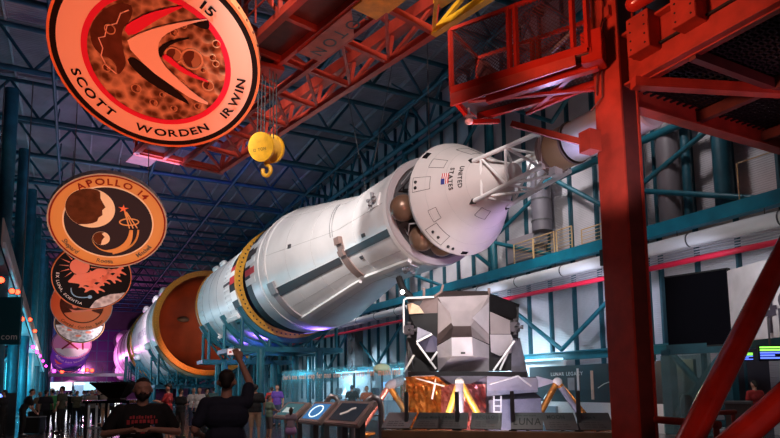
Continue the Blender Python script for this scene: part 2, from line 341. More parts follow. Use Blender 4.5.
# ------------------------------------------------------------------ left side: gangway, sign, lamps
a, b = P(2.5, 245, X=-3.05), P(30, 330, X=-3.05); d = (b-a)
m_lat = wave_mat('lattice_panel', (.55, .5, .45), 'Y', 6, 1, .5)
c = T('gangway', 'pale lattice sided gangway sloping down along the left columns', 'gangway', a, None)
e2 = a+d*2.2; up = V((0, 0, 1.25))
MB().solid([a, a+up, a+up+V((-.06, 0, 0)), a+V((-.06, 0, 0))], [e2, e2+up, e2+up+V((-.06, 0, 0)), e2+V((-.06, 0, 0))]).obj('lattice_side', m_lat, c)
bar(c, 'edge_beam', a+V((.05, 0, 0)), e2+V((.05, 0, 0)), .12, M['white2'], .3); MB().bar(a+V((-.8, 0, -.1)), e2+V((-.8, 0, -.1)), 1.4, .08).obj('deck', M['grey'], c)
reds = [(1, 280), (12, 291), (17.5, 292), (22, 319), (30, 319.5), (35, 331)]; pinks = [(33, 347), (37, 352), (40, 356), (43, 361), (46, 366), (54, 371), (62, 371.5), (87, 370), (92, 370.5)]
m_lr = lamp('red_lamp', (1, .05, .02), 7); m_lp = lamp('magenta_lamp', (1, .05, .75), 6)
for k, (px, py) in enumerate(reds+pinks):
    far = px > 50; p = P(px, py, X=-2.9) if not far else P(px, py, Y=112)
    red = k < len(reds) or px > 55; r = .13 if not far else .28
    c = T('stage_lamp', '%s glowing lamp %s, %s of its run' % ('red' if red else 'magenta', 'under the far window' if far else 'on the left gangway', ORD[k if not far else k-len(reds)-5]), 'lamp', p, 'glowing stage lamps')
    MB().ball(p, r, 12).obj('bulb', m_lr if red else m_lp, c, smooth=True)
    MB().lathe([(0, r*1.3), (r*1.6, r*1.1), (r*1.6, 0)], p+V((0, r*.2, 0)), (0, 1, 0), n=14).obj('housing', M['black'], c)
    bar(c, 'bracket', p+V((0, r*1.4, 0)), p+V((-.35, r*1.4, .1)) if not far else p+V((0, r*1.4, 3)), .05, M['dgrey'])
p = P(-8, 297, D=24); q = P(21.5, 297, D=24); r_ = P(21.5, 345, D=24)
c = T('hanging_sign', 'dark teal hanging sign board with pale letters at left edge', 'sign', p, None)
ux = (q-p).normalized(); hh = q.z-r_.z; nn = V((-ux.y, ux.x, 0)).normalized()
MB().solid([p, q, q-V((0, 0, hh)), p-V((0, 0, hh))], [v+nn*.12 for v in (p, q, q-V((0, 0, hh)), p-V((0, 0, hh)))]).obj('board', mat('sign_teal', (.008, .075, .10), .4), c)
s0 = P(1, 339.5, D=23.8); text(c, 'lettering', 'com', .36, lambda x, y: s0+ux*x+V((0, 0, y)), M['white2'])
for v in (p, q): tube(c, 'cable', v, v+V((0, 0, 9)), .02, M['dgrey'])
# ------------------------------------------------------------------ the rocket: axis parallel to Y
AX, AZ = 11.5, 8.05; YA = V((0, 1, 0))
def cyl(Y, ang, r): return V((AX+r*math.sin(ang), Y, AZ+r*math.cos(ang)))   # ang 0 = top, negative = towards the camera side
def lat(prof, n=72, **k): return MB().lathe([(y, r) for y, r in prof], (AX, 0, AZ), YA, n=n, **k)
def rad(prof, y):
    for (a, ra), (b, rb) in zip(prof, prof[1:]):
        if a <= y <= b: return ra+(rb-ra)*(y-a)/max(b-a, 1e-6)
    return prof[-1][1] if y > prof[-1][0] else prof[0][1]
def patch(prof, y0, y1, a0, a1, t, na=8, ny=6, lift=0):
    b = MB(); f = lambda i, j, o: cyl(y0+(y1-y0)*j/ny, a0+(a1-a0)*i/na, rad(prof, y0+(y1-y0)*j/ny)+o)
    g = {(i, j, o): b.bm.verts.new(f(i, j, (t if o else 0)+lift)) for i in range(na+1) for j in range(ny+1) for o in (0, 1)}
    for i in range(na):
        for j in range(ny): b.bm.faces.new((g[i, j, 1], g[i+1, j, 1], g[i+1, j+1, 1], g[i, j+1, 1]))
    for i in range(na):
        for j in (0, ny): b.bm.faces.new((g[i, j, 0], g[i+1, j, 0], g[i+1, j, 1], g[i, j, 1]))
    for j in range(ny):
        for i in (0, na): b.bm.faces.new((g[i, j, 0], g[i, j+1, 0], g[i, j+1, 1], g[i, j, 1]))
    return b
SHAFT = [(18.35, 2.0), (22.6, 2.0), (23.2, 2.06), (29.2, 3.2), (30.2, 3.3), (32.9, 3.3)]
sp = T('moon_rocket_spacecraft', 'white conical capsule with lattice escape tower on ribbed service cylinder and flared adapter', 'spacecraft', (AX, 25, AZ-3.3), None)
# command module
CM = [(13.75, .28), (14.1, .36), (16.55, 1.9), (16.72, 1.96), (16.9, 1.9), (17.0, 1.75)]
cm = lat([(13.75, 0)]+CM+[(17.0, 0)], 96).obj('command_module', M['cmw'], sp, smooth=True, angle=25)
def cmp(y, ang, lift=.012):
    return cyl(y, ang, rad(CM, y)+lift)
def outline(name, y0, y1, a0, a1, m=M['ink'], w=.012):
    b = MB(); q = [(y0, a0), (y0, a1), (y1, a1), (y1, a0), (y0, a0)]
    for (ya, aa), (yb, ab) in zip(q, q[1:]):
        pts = [cmp(ya+(yb-ya)*i/6, aa+(ab-aa)*i/6, .003) for i in range(7)]
        b.sweep(pts, w*.6, 5)
    return b.obj(name, m, cm)
def cpatch(name, y0, y1, a0, a1, m, t=.012): return patch(CM, y0, y1, a0, a1, t, 6, 5).obj(name, m, cm)
DG = math.radians
outline('access_panel', 16.05, 16.6, DG(-92), DG(-77)); outline('access_panel', 15.72, 16.2, DG(-65), DG(-52)); outline('access_panel', 16.2, 16.6, DG(-153), DG(-131))
outline('access_panel', 16.0, 16.25, DG(-129), DG(-115)); outline('access_panel', 14.95, 15.25, DG(-178), DG(-156)); outline('access_panel', 15.3, 15.9, DG(-25), DG(-5))
for y, a in ((16.5, -82), (16.5, -88), (16.45, -137), (16.45, -145), (16.5, -160), (16.5, -166)):
    MB().ball(cmp(y, DG(a), 0), .055, 10).obj('thruster_port', M['black'], cm)
cpatch('window', 16.42, 16.6, DG(-53), DG(-44), M['blackg']); cpatch('window', 16.5, 16.62, DG(-185), DG(-178), M['blackg'])
cpatch('flag', 15.49, 15.71, DG(-90), DG(-74), M['white2'], .012); cpatch('flag_canton', 15.6, 15.71, DG(-90), DG(-82), M['flagb'], .018)
for k in range(4): cpatch('flag_stripe', 15.49+.06*k, 15.52+.06*k, DG(-90), DG(-74), M['flagr'], .015)
def cmtext(s, y, a0, size):
    # letters run around the cone (towards larger depth angle), tops towards the apex
    L = textlen(s, size, .14, 1.1); r = rad(CM, y)
    text(cm, 'lettering', s, size, lambda x, yy: cmp(y-yy, DG(a0)-x/r, .012), M['ink'], .14, 1.1)
BOLD[0] = .03; cmtext('UNITED', 15.22, -61, .175); cmtext('STATES', 15.49, -65, .175); BOLD[0] = 0
for k in range(3): MB().sweep([cmp(15.0+.6*k, 2*PI*i/60, 0) for i in range(61)], .005, 4).obj('seam', M['seam'], cm)
# escape tower
et = MB().lathe([(0, .62), (.12, .62), (.12, .46), (0, .46)], (AX, 12.05, AZ), YA, n=32, closed=True).obj('escape_tower_ring', M['brown'], sp)
C4 = [(-1, 1), (-1, -1), (1, -1), (1, 1)]; hb, ht, yb_, yt_ = .64, .48, 14.95, 12.0
def tp(k, f): h = hb+(ht-hb)*f; return V((AX+C4[k % 4][0]*h, yb_+(yt_-yb_)*f, AZ+C4[k % 4][1]*h))
for k in range(4):
    tube(sp, 'tower_leg', tp(k, -.05), tp(k, 1), .07, M['white2']); MB().box(tp(k, -.05), (.14, .3, .14)).obj('leg_foot', M['black'], sp)
    for f in (.12, .5, .97): tube(sp, 'tower_strut', tp(k, f), tp(k+1, f), .042, M['white2'], n=8)
    for f0, f1 in ((.12, .5), (.5, .97)): tube(sp, 'tower_strut', tp(k, f0), tp(k+1, f1), .042, M['white2'], n=8)
lm_ = MB().lathe([(12.05, .0), (12.05, .5), (11.95, .56), (11.3, .56), (11.3, 0)], (AX, 0, AZ), YA, n=40).obj('motor_skirt', M['tan'], sp, smooth=True, angle=30)
MB().lathe([(11.3, .5), (11.25, .54), (8.95, .54), (8.9, .5), (8.9, 0)], (AX, 0, AZ), YA, n=40).obj('escape_motor', M['white2'], sp, smooth=True, angle=30)
for y in (11.3, 9.6): MB().lathe([(y, .58), (y+.06, .58), (y+.06, .5), (y, .5)], (AX, 0, AZ), YA, n=40, closed=True).obj('motor_band', M['brown'], sp)
MB().box((AX-.1, 11.95, AZ-.6), (.28, .3, .26)).obj('motor_bracket', M['white2'], sp, bevel=.03)
# gap between capsule and cylinder: bulkhead, tanks, pipes
lat([(18.3, 0), (18.3, 1.9)]).obj('bulkhead', M['dgrey'], sp)
lat([(16.98, .9), (18.3, .9)]).obj('core_tube', M['dgrey'], sp, smooth=True)
for k, (px, py) in enumerate(((403, 208), (422, 238))):
    tk = MB().ball(P(px, py, Y=17.66), .46, 28).obj('propellant_tank', M['bronze'], sp, smooth=True)
for a in (-25, 20, 150, 185): MB().ball(cyl(17.66, DG(a), 1.38), .44, 24).obj('propellant_tank', M['bronze'], sp, smooth=True)
for a in (-95, -52, -130, -160, -20, 60, 110): tube(sp, 'support_strut', cyl(17.0, DG(a), 1.7), cyl(18.3, DG(a-18), 1.6), .035, M['stripgrey'], n=8); 
for a in (-100, -60, -125): MB().sweep([cyl(17.1, DG(a), 1.5), cyl(17.5, DG(a+6), 1.75), cyl(18.0, DG(a-5), 1.7), cyl(18.3, DG(a+3), 1.5)], .028, 6).obj('hose', M['grey'], sp, smooth=True)
# service cylinder and adapter
lat([(18.3, 1.72), (18.3, 2.03), (18.5, 2.05), (18.52, 2.0), (22.5, 2.0)], 96).obj('service_module', M['whitem'], sp, smooth=True, angle=25)
lat([(18.3, 1.72), (18.22, 1.78), (18.22, 2.0), (18.3, 2.03)], 96).obj('front_rim', mat('rim_grey', (.42, .38, .4), .4), sp, smooth=True, angle=25)
lat([(22.45, 2.0), (22.6, 2.01), (23.2, 2.06), (29.2, 3.2), (29.25, 3.24), (30.2, 3.3)], 96).obj('adapter_cone', M['whitem'], sp, smooth=True, angle=20)
iu = lat([(30.2, 3.3), (30.22, 3.33), (30.3, 3.33), (30.32, 3.3), (32.9, 3.3), (32.9, 3.0), (32.3, 2.9), (32.3, 0)], 96).obj('instrument_ring', M['whitem'], sp, smooth=True, angle=25)
for k in range(5): patch([(30, 3.3), (33, 3.3)], 31.0, 32.88, DG(-104+9*k), DG(-98+9*k), .015, 4, 3).obj('stripe', M['flagr'] if k == 1 else (M['stripgrey'] if k % 2 else M['white2']), iu)
patch([(30, 3.3), (33, 3.3)], 31.9, 32.89, DG(-180), DG(-30), .012, 30, 2).obj('dark_band', M['black'], iu)
S = SHAFT
patch(S, 18.5, 22.3, DG(-121.5), DG(-113.5), .04).obj('radiator_strip', M['stripgrey'], sp)
patch(S, 18.5, 22.3, DG(-113.5), DG(-112), .06).obj('strip_edge', M['white2'], sp)
patch(S, 23.0, 28.8, DG(-126), DG(-117.5), .04).obj('radiator_strip', M['stripgrey'], sp)
patch(S, 23.0, 28.8, DG(-117.5), DG(-116.3), .06).obj('strip_edge', M['white2'], sp)
patch(S, 18.6, 22.3, DG(-156), DG(-151.5), .14).obj('rail_fairing', M['white2'], sp); patch(S, 22.9, 28.7, DG(-157), DG(-153), .16).obj('rail_fairing', M['white2'], sp)
for y0, y1, a0, a1 in ((22.3, 22.85, -150, -97), (28.75, 29.3, -153, -112)): patch(S, y0, y1, DG(a0), DG(a1), .05, 20, 3).obj('bracket_band', M['brown'] if y0 < 25 else mat('bracket_grey', (.35, .31, .32), .5), sp)
patch(S, 22.35, 22.8, DG(-104), DG(-96), .16).obj('bracket_box', M['brown'], sp); patch(S, 22.35, 22.8, DG(-118), DG(-111), .14).obj('bracket_box', M['brown'], sp); patch(S, 28.7, 29.3, DG(-122), DG(-111), .13).obj('bracket_box', M['grey'], sp)
def shell_line(y, a0, a1, m=M['seam'], w=.008): MB().sweep([cyl(y, DG(a0+(a1-a0)*i/40), rad(S, y)+.002) for i in range(41)], w, 4).obj('panel_seam', m, sp)
for y in (24.9, 27.2, 21.2, 30.6): shell_line(y, -178, 10)
for a in (-86, -45, -140, -168): MB().sweep([cyl(18.6+11.5*i/24, DG(a), rad(S, 18.6+11.5*i/24)+.002) for i in range(25)], .008, 4).obj('panel_seam', M['seam'], sp)
for y, a in ((26.8, -85), (21.3, -129), (20.4, -108)): patch(S, y-.13, y+.13, DG(a-2), DG(a+2), .04, 3, 2).obj('marking', M['stripgrey'], sp)
for y, a0 in ((29.75, -56), (23.6, -44)): 
    for o in (0, .18): MB().sweep([cyl(y+o-.5*i/16, DG(a0-48*i/16), rad(S, y+o-.5*i/16)+.03) for i in range(17)], .014, 4).obj('cable', M['grey'], sp)
for y, a in ((19.2, -79), (19.2, -163), (19.2, 10), (19.2, 100)):
    q = patch(S, y-.28, y+.28, DG(a-7), DG(a+7), .05, 3, 2).obj('thruster_quad', M['white2'], sp)
    c0 = cyl(y, DG(a), 2.14); MB().ball(c0, .1, 10).obj('thruster_block', M['grey'], q, smooth=True)
    for da in ((1, 0), (-1, 0), (0, 1), (0, -1)):
        ax = V((math.cos(DG(a))*da[0], da[1], -math.sin(DG(a))*da[0]))
        MB().lathe([(0, .03), (.1, .04), (.24, .085), (.24, .07), (.1, .03)], c0+V((math.sin(DG(a)), 0, math.cos(DG(a))))*.06, ax, n=14).obj('nozzle', M['grey'], q, smooth=True)
for a in (40, 140): tube(sp, 'hanger_cable', cyl(24, DG(0), 2.1), V((AX+(1 if a < 90 else -1)*1.5, 24, 17.6)), .02, M['dgrey'], n=6)
tube(sp, 'hanger_cable', cyl(18.6, 0, 2), V((AX, 18.6, 17.7)), .02, M['dgrey'], n=6)
# third stage
s3 = T('rocket_third_stage', 'white rocket stage with yellow riveted front ring and black hollow nose, behind the flared adapter', 'rocket stage', (AX, 41, AZ-3.5), None)
PR3 = [(34.9, 3.25), (38.5, 3.25), (45.2, 3.34), (46.9, 3.4)]
lat([(34.9, 3.2)]+PR3+[(46.9, 0)], 96).obj('tank_body', M['whitem'], s3, smooth=True, angle=25)
g3 = lat([(34.6, 3.0), (34.6, 3.42), (34.95, 3.42), (34.95, 3.0)], 96, closed=True).obj('front_ring', M['gold'], s3, smooth=True, angle=25)
for k in range(72):
    a = 2*PI*k/72
    if k < 60: MB().box(cyl(34.6, a+PI*.9, 3.21), (.09, .02, .09)).obj('rivet_hole', M['black'], g3)
lat([(34.9, 3.02), (36.5, 2.9), (37.3, 2.2), (37.6, 0)], 64).obj('hollow_nose', M['black'], s3, smooth=True)
for k in range(64):
    a = 2*PI*k/64; patch(PR3, 36.9, 38.5, a, a+2*PI/64*.45, .03, 1, 1).obj('skirt_rib', M['white2'] if k % 8 else M['stripgrey'], s3)
patch(PR3, 35.0, 36.9, DG(-170), DG(10), .012, 40, 1).obj('dark_band', M['black'], s3)
for a0, a1, m in ((-92, -84, 'flagr'), (-78, -72, 'flagr'), (-84, -78, 'white2'), (-110, -100, 'white2'), (-130, -120, 'white2')): patch(PR3, 35.0, 36.85, DG(a0), DG(a1), .02, 3, 1).obj('stripe', M[m], s3)
for k in range(30):
    a = DG(-180+6*k); patch(PR3, 45.3, 46.8, a, a+.03, .03, 1, 1).obj('skirt_rib', M['white'], s3)
for y in (38.2, 40.6, 42.9, 45.2): MB().sweep([cyl(y, 2*PI*i/72, rad(PR3, y)+.003) for i in range(73)], .015, 4).obj('seam', M['grey'], s3)
patch(PR3, 36.4, 41, DG(-128), DG(-124), .28).obj('tunnel_fairing', M['white2'], s3)
lat([(46.9, 3.3), (46.9, 3.5), (47.2, 3.5), (47.2, 3.3)], 80, closed=True).obj('rear_ring', M['orange'], s3, smooth=True, angle=25)
lat([(47.2, 3.3), (48.5, 2.6), (49.2, 1.2)], 48).obj('rear_dome', M['stripgrey'], s3, smooth=True)
for y, a in ((46.2, -38), (44.6, -34)): MB().capsule(cyl(y, DG(a), 3.42), cyl(y+.6, DG(a), 3.45), .26, .24).obj('blister', M['white2'], s3, smooth=True)
MB().ball(cyl(44.5, DG(-140), 3.5), .3, 14).obj('blister', M['white2'], s3, smooth=True)
# second stage
s2 = T('rocket_second_stage', 'huge white rocket stage open at the front with rust red hollow and orange rim', 'rocket stage', (AX, 70, AZ-5.2), None)
PR2 = [(60.3, 5.05), (84.5, 5.05)]
lat([(60.3, 4.7)]+PR2+[(84.5, 0)], 96).obj('tank_body', M['whitem'], s2, smooth=True, angle=25)
r2 = lat([(59.7, 4.62), (59.7, 5.12), (60.4, 5.16), (60.4, 4.62)], 96, closed=True).obj('front_rim', M['orange'], s2, smooth=True, angle=25)
for k in range(80):
    a = DG(150+2.6*k); MB().box(cyl(59.68, a, 4.9), (.1, .04, .1)).obj('rim_bolt', M['gold'], r2)
d2 = lat([(60.0, 4.62), (63.5, 4.55), (64.8, 4.0), (65.6, 2.6), (65.9, 0)], 80).obj('hollow_dome', M['redin'], s2, smooth=True)
for k in range(24): MB().sweep([cyl(60.2+3.2*i/6, DG(15*k), 4.6) for i in range(7)], .03, 4).obj('stringer', M['redin'], d2)
MB().ball((AX-1.6, 65.3, AZ+.8), .35, 14, (1.8, .5, .8)).obj('dome_hatch', M['dgrey'], d2, smooth=True)
for y, a in ((66, -42), (72, -42), (66, -112), (80, -46), (80, -118)): MB().capsule(cyl(y, DG(a), 5.2), cyl(y+2.2, DG(a), 5.15), .38, .34).obj('blister', M['white2'], s2, smooth=True)
for y in (64.5, 70, 76, 82): MB().sweep([cyl(y, 2*PI*i/72, 5.053) for i in range(73)], .02, 4).obj('seam', M['grey'], s2)
def s2text(s, y, a0, size):
    text(s2, 'lettering', s, size, lambda x, yy: cyl(y-x, DG(a0)+(yy/5.05), 5.07), M['violetink'], .15)
s2text('UNITED STATES', 76, -98, 1.1)
lat([(84.3, 5.0), (84.3, 5.25), (84.9, 5.25), (84.9, 5.0)], 80, closed=True).obj('rear_rim', M['orange'], s2, smooth=True, angle=25)
for k in range(10):
    a = DG(-170+20*k); bar(s2, 'engine_mount', cyl(84.9, a, 4.8), cyl(87, a, 4.2), .3, M['orange'])
for k in range(4): MB().lathe([(0, .4), (.8, .6), (2.2, 1.25), (2.2, 1.1), (.8, .5)], (AX+2.2*math.cos(PI/4+k*PI/2), 85, AZ+2.2*math.sin(PI/4+k*PI/2)), YA, n=24).obj('engine_bell', M['steel'], s2, smooth=True)
# first stage
s1 = T('rocket_first_stage', 'white rocket first stage at the far end with orange front ring, pink lit engine bells', 'rocket stage', (AX, 108, AZ-5.2), None)
lat([(90, 0), (90, 4.7), (90, 5.05), (124, 5.05), (124, 0)], 96).obj('tank_body', M['whitem'], s1, smooth=True, angle=25)
lat([(89.7, 4.5), (89.7, 5.2), (90.4, 5.2), (90.4, 4.5)], 80, closed=True).obj('front_ring', M['orange'], s1, smooth=True, angle=25)
for y in (97, 104, 112, 118): MB().sweep([cyl(y, 2*PI*i/72, 5.06) for i in range(73)], .06, 4).obj('seam', M['stripgrey'], s1)
for k in range(4):
    a = PI/4+k*PI/2; c = V((AX+4.3*math.cos(a), 122, AZ+4.3*math.sin(a)))
    MB().lathe([(0, .2), (4, 1.7), (4.4, 1.7), (4.4, 0)], c-V((0, 3, 0)), YA, n=24).obj('engine_fairing', M['white2'], s1, smooth=True)
    MB().lathe([(0, .9), (1.5, 1.2), (5, 1.9), (5, 1.7), (1.5, 1.0)], c+V((0, 2, 0)), YA, n=24).obj('engine_bell', M['steel'], s1, smooth=True)
# cradles
def cradle(name_lb, Y, R, hw, zb, posts, back, amax=62, diag=True):
    c = T('rocket_cradle', name_lb, 'stand', (AX, Y, 0), 'teal rocket cradles')
    m = M['teal']
    for yy in (Y, Y+back):
        MB().lathe([(yy-.16, R+.02), (yy-.16, R+.3), (yy+.16, R+.3), (yy+.16, R+.02)], (AX, 0, AZ), YA, n=40, a0=PI-DG(amax), a1=PI+DG(amax), closed=True).obj('saddle_arc', m, c)
        bar(c, 'cross_beam', (AX-hw, yy, zb), (AX+hw, yy, zb), .26, m, .3)
        prev = None
        for x in posts:
            s = (x-0)/1; zt = AZ-math.sqrt(max((R+.3)**2-x*x, .01)) if abs(x) < R else AZ-R*.45
            tube(c, 'upright', (AX+x, yy, zb), (AX+x, yy, zt), .11, m, n=10)
            if prev and diag: tube(c, 'diagonal_brace', (AX+prev[0], yy, prev[1]) if prev[1] > zt else (AX+prev[0], yy, zb), (AX+x, yy, zb) if prev[1] > zt else (AX+x, yy, zt), .09, m, n=8)
            prev = (x, zt)
        for x in (-hw*.55, hw*.55): tube(c, 'leg', (AX+x, yy, 0), (AX+x, yy, zb), .24, m); box(c, 'foot_plate', (AX+x, yy, .03), (.9, .9, .06), m)
    for x in (-hw, -hw*.55, hw*.55, hw): bar(c, 'long_beam', (AX+x, Y, zb), (AX+x, Y+back, zb), .2, m, .26)
    return c
cradle('teal cradle with curved saddle under the yellow ringed stage', 34.85, 3.42, 3.3, 3.95, (-2.95, -1.3, 0, 1.3, 2.95), 4.5)
cradle('teal cradle under the rear end of the third rocket stage', 44.4, 3.42, 3.3, 3.6, (-2.95, -1.3, 0, 1.3, 2.95), 2.2)
cradle('teal cradle with curved saddle below the open rust red stage', 60.1, 5.15, 4.7, 1.95, (-4.5, -2.8, -1, 1, 2.8, 4.5), 6, 64)
cradle('teal cradle below the rear end of the open white stage', 81, 5.1, 4.6, 1.9, (-4.4, -2.2, 0, 2.2, 4.4), 3)
cradle('teal cradle under the far first stage of the rocket', 92, 5.1, 4.6, 1.9, (-4.4, -2.2, 0, 2.2, 4.4), 4)
c = T('engine_hoist_frame', 'teal curved hoist frame in the gap behind the open white stage', 'frame', (AX, 87.5, 0), None)
MB().lathe([(86.6, 5.3), (86.6, 6.0), (88.4, 6.0), (88.4, 5.3)], (AX, 0, AZ), YA, n=40, a0=DG(-150), a1=DG(-60), closed=True).obj('curved_plate', M['tealb'], c)
bar(c, 'leg', cyl(87.5, DG(-110), 5.7), V((AX-5.5, 87.5, 0)), .4, M['teal']); bar(c, 'leg', cyl(87.5, DG(-145), 5.7), V((AX-3.2, 87.5, 0)), .4, M['teal'])
# ------------------------------------------------------------------ hanging mission emblems
RD = 2.4
DISCS = [((1.518, 14.766, 9.531), (-.28, -1, -1.648)), ((1.125, 28.69, 9.0), (0, -1, -1.039)), ((.847, 44.0, 9.1), (.05, -1, -.7)), ((.40, 57.5, 8.9), (-.1, -1, -.6)),
         ((.35, 71.5, 8.6), (-.05, -1, -.8)), (tuple(P(72, 344.5, D=82)), (-.05, -1, -.8)), (tuple(P(71, 351.5, D=86)), (-.05, -1, -.8)), (tuple(P(68.5, 358.5, D=90)), (-.05, -1, -.8)), (tuple(P(68, 363.5, D=104)), (-.05, -1, -.8))]
class Disc:
    def __init__(s, k, name_lb, rim):
        c, nn = DISCS[k]; s.c = V(c); s.n = V(nn).normalized(); s.u = V((0, 0, 1)).cross(s.n).normalized(); s.v = s.n.cross(s.u)
        s.t = T('emblem_disc', name_lb, 'emblem', s.c, 'round emblems hanging down the hall')
        MB().lathe([(-.3, 0), (-.3, .985*RD), (0, .985*RD), (0, 0)], s.c, s.n, n=80, ref=s.v).obj('drum', M['dgrey'], s.t, smooth=True, angle=30)
        s.ring('rim', .975, 1.0, rim, -.3, .03)
        for q in range(60): 
            if k < 2: b_ = s.p(1.0, 2*PI*q/60); 
        for sx in (-.6, .6): tube(s.t, 'hanger_cable', s.c+s.u*sx*RD+s.v*.8*RD-s.n*.15, V((s.c.x+sx*RD, s.c.y+.2, 17.6)), .02, M['dgrey'], n=6)
    def P(s, x, y, h=0): return s.c+(s.u*x+s.v*y)*RD+s.n*h
    def p(s, r, a, h=0): return s.P(r*math.sin(a), r*math.cos(a), h)
    def ring(s, nm, r0, r1, m, h0, h1, cx=0, cy=0, par=None):
        return MB().lathe([(h0, r0*RD), (h1, r0*RD), (h1, r1*RD), (h0, r1*RD)], s.P(cx, cy), s.n, n=80, closed=True, ref=s.v).obj(nm, m, par or s.t, smooth=True, angle=30)
    def disk(s, nm, r, m, h, cx=0, cy=0, par=None, sq=1, n=64):
        b = MB(); L = lambda hh: [s.P(cx+r*math.cos(2*PI*i/n), cy+r*sq*math.sin(2*PI*i/n), hh) for i in range(n)]
        b.solid(L(h-.02), L(h)); return b.obj(nm, m, par or s.t)
    def shape(s, nm, pts, m, h, par=None, smooth_n=0):
        b = MB(); pts = [V((x, y)) for x, y in pts]
        for _ in range(smooth_n):
            q = []
            for i in range(len(pts)):
                a, d = pts[i], pts[(i+1) % len(pts)]; q += [a*.75+d*.25, a*.25+d*.75]
            pts = q
        b.solid([s.P(x, y, h-.02) for x, y in pts], [s.P(x, y, h) for x, y in pts])
        return b.obj(nm, m, par or s.t)
    def line(s, nm, pts, m, w, h, par=None): return MB().sweep([s.P(x, y, h) for x, y in pts], w*RD, 5).obj(nm, m, par or s.t)
    def arctext(s, st, r, a_mid, size, m, top=True, xs=1.15, gap=.2, h=.05):
        size *= 1; L = textlen(st, size, gap, xs)
        if top: f = lambda x, y: s.p(r+y, a_mid+(x-L/2)/r, h)
        else: f = lambda x, y: s.p(r-y, a_mid-(x-L/2)/r, h)
        return text(s.t, 'lettering', st, size, f, m, gap, xs)
def bez(p0, p1, p2, n=12): return [(p0[0]*(1-t)**2+2*p1[0]*t*(1-t)+p2[0]*t*t, p0[1]*(1-t)**2+2*p1[1]*t*(1-t)+p2[1]*t*t) for t in [i/n for i in range(n+1)]]
mo = dict(crater=mat('crater_floor', (.38, .22, .12), .7), craterrim=mat('crater_rim', (.66, .42, .24), .7), cream=mat('emblem_cream', (.93, .72, .58), .5), pink=mat('emblem_red', (.75, .03, .09), .5), black=mat('emblem_black', (.012, .01, .01), .5), rim=mat('emblem_orange_rim', (.85, .3, .12), .5),  # cream and orange tones carry a slight tint of the warm emblem light
          moon=voro_mat('moonscape', (.10, .045, .02), (.62, .40, .24), 4.5, .7, 0, .9, .12), moon2=voro_mat('lunar_ground', (.45, .4, .38), (.9, .86, .82), 3, .7), brown=mat('emblem_brown', (.10, .035, .02), .6, 0, .3, 3),
          navy=mat('emblem_navy', (.035, .03, .05), .5), ochre=mat('emblem_ochre', (.78, .42, .17), .5), dred=mat('emblem_dark_red', (.28, .03, .02), .5), slate=mat('emblem_slate', (.12, .13, .15), .5),
          pale=mat('emblem_pale', (.95, .85, .75), .5), salmon=mat('emblem_salmon', (.95, .27, .16), .5), gold=mat('emblem_gold', (.85, .5, .25), .4), blue=mat('emblem_blue', (.3, .55, .75), .5), purple=mat('emblem_purple', (.22, .1, .6), .5), magenta=mat('emblem_pink', (.9, .3, .5), .5), orange=mat('emblem_orange', (.88, .26, .10), .5), greyrim=mat('emblem_grey_rim', (.55, .5, .5), .5))
for _m in mo.values():
    _b = _m.node_tree.nodes['Principled BSDF']; _b.inputs['Roughness'].default_value = .9; _b.inputs['Specular IOR Level'].default_value = .12
def horse(D, x, y, s_):
    q = [(0, .05), (.1, .1), (.2, .1), (.27, .2), (.33, .19), (.38, .12), (.32, .12), (.29, .05), (.4, .0), (.46, -.06), (.41, -.07), (.36, -.03), (.26, -.02), (.31, -.12), (.25, -.13), (.18, -.03), (.08, -.02), (.0, -.1), (-.08, -.12), (-.04, -.05), (-.05, .0), (-.2, .06), (-.06, .07)]
    D.shape('galloping_horse', [(x+a*s_, y+b*s_) for a, b in q], mo['salmon'], .055, smooth_n=1)
# nearest: swoosh over a cratered moonscape
D = Disc(0, 'biggest nearest emblem disc', mo['rim'])
D.t['label'] = 'biggest nearest emblem disc with cream, red and black swooshes over a brown cratered moonscape'
D.ring('black_band', .915, .975, mo['black'], -.05, .015); D.ring('cream_band', .70, .92, mo['cream'], -.05, .02); D.ring('red_band', .65, .705, mo['pink'], -.05, .03); fd = D.disk('moonscape', .66, mo['moon'], .012)
for k in range(40): pass
for (x, y, r) in ((.156, .1, .085), (.329, .075, .11), (.468, -.2, .06), (.281, .415, .03), (.575, .26, .04), (.53, .112, .035), (.56, .05, .035), (.428, -.031, .03), (.2, -.2, .04), (-.1, -.45, .04), (-.25, -.3, .05), (.1, -.5, .035), (.35, -.45, .04), (-.4, .3, .05), (-.5, -.1, .04), (0, -.35, .03), (.18, .33, .035)):
    D.ring('crater_rim', r*.84, r, mo['craterrim'], .0, .05, x, y, fd); D.disk('crater_floor', r*.8, mo['crater'], .016, x, y, fd, n=24); D.shape('crater_shade', [(x+r*.78*math.cos(t), y+r*.78*math.sin(t)) for t in [PI*.4+PI*1.1*i/10 for i in range(11)]]+[(x-r*.1, y-r*.3), (x+r*.2, y+r*.2)], mo['brown'], .024, fd)
D.line('rille', [(-.2, .5), (-.28, .46), (-.33, .36), (-.42, .33), (-.46, .22), (-.52, .2), (-.5, .1), (-.53, .02), (-.5, -.08), (-.42, -.16)], mo['cream'], .006, .02, fd)
D.shape('dark_sea', [(-.6, .25), (-.5, .42), (-.3, .56), (-.15, .55), (-.2, .4), (-.3, .3), (-.32, .1), (-.3, -.05), (-.42, -.2), (-.4, -.02), (-.58, .05)], mo['brown'], .02, fd, 2)
sw = lambda p, m, h: D.shape('swoosh', p, m, h, None, 1)
sw([(.008, .109), (.033, .182), (.171, .26), (.369, .31), (.168, .232), (.078, .152), (.035, .057)], mo['black'], .06)
sw([(.332, .448), (.512, .508), (.522, .415), (.472, .396)], mo['black'], .06)
sw([(.037, .076), (.091, .118), (.242, -.031), (.541, -.174), (.269, -.104), (.112, .011)], mo['pink'], .065)
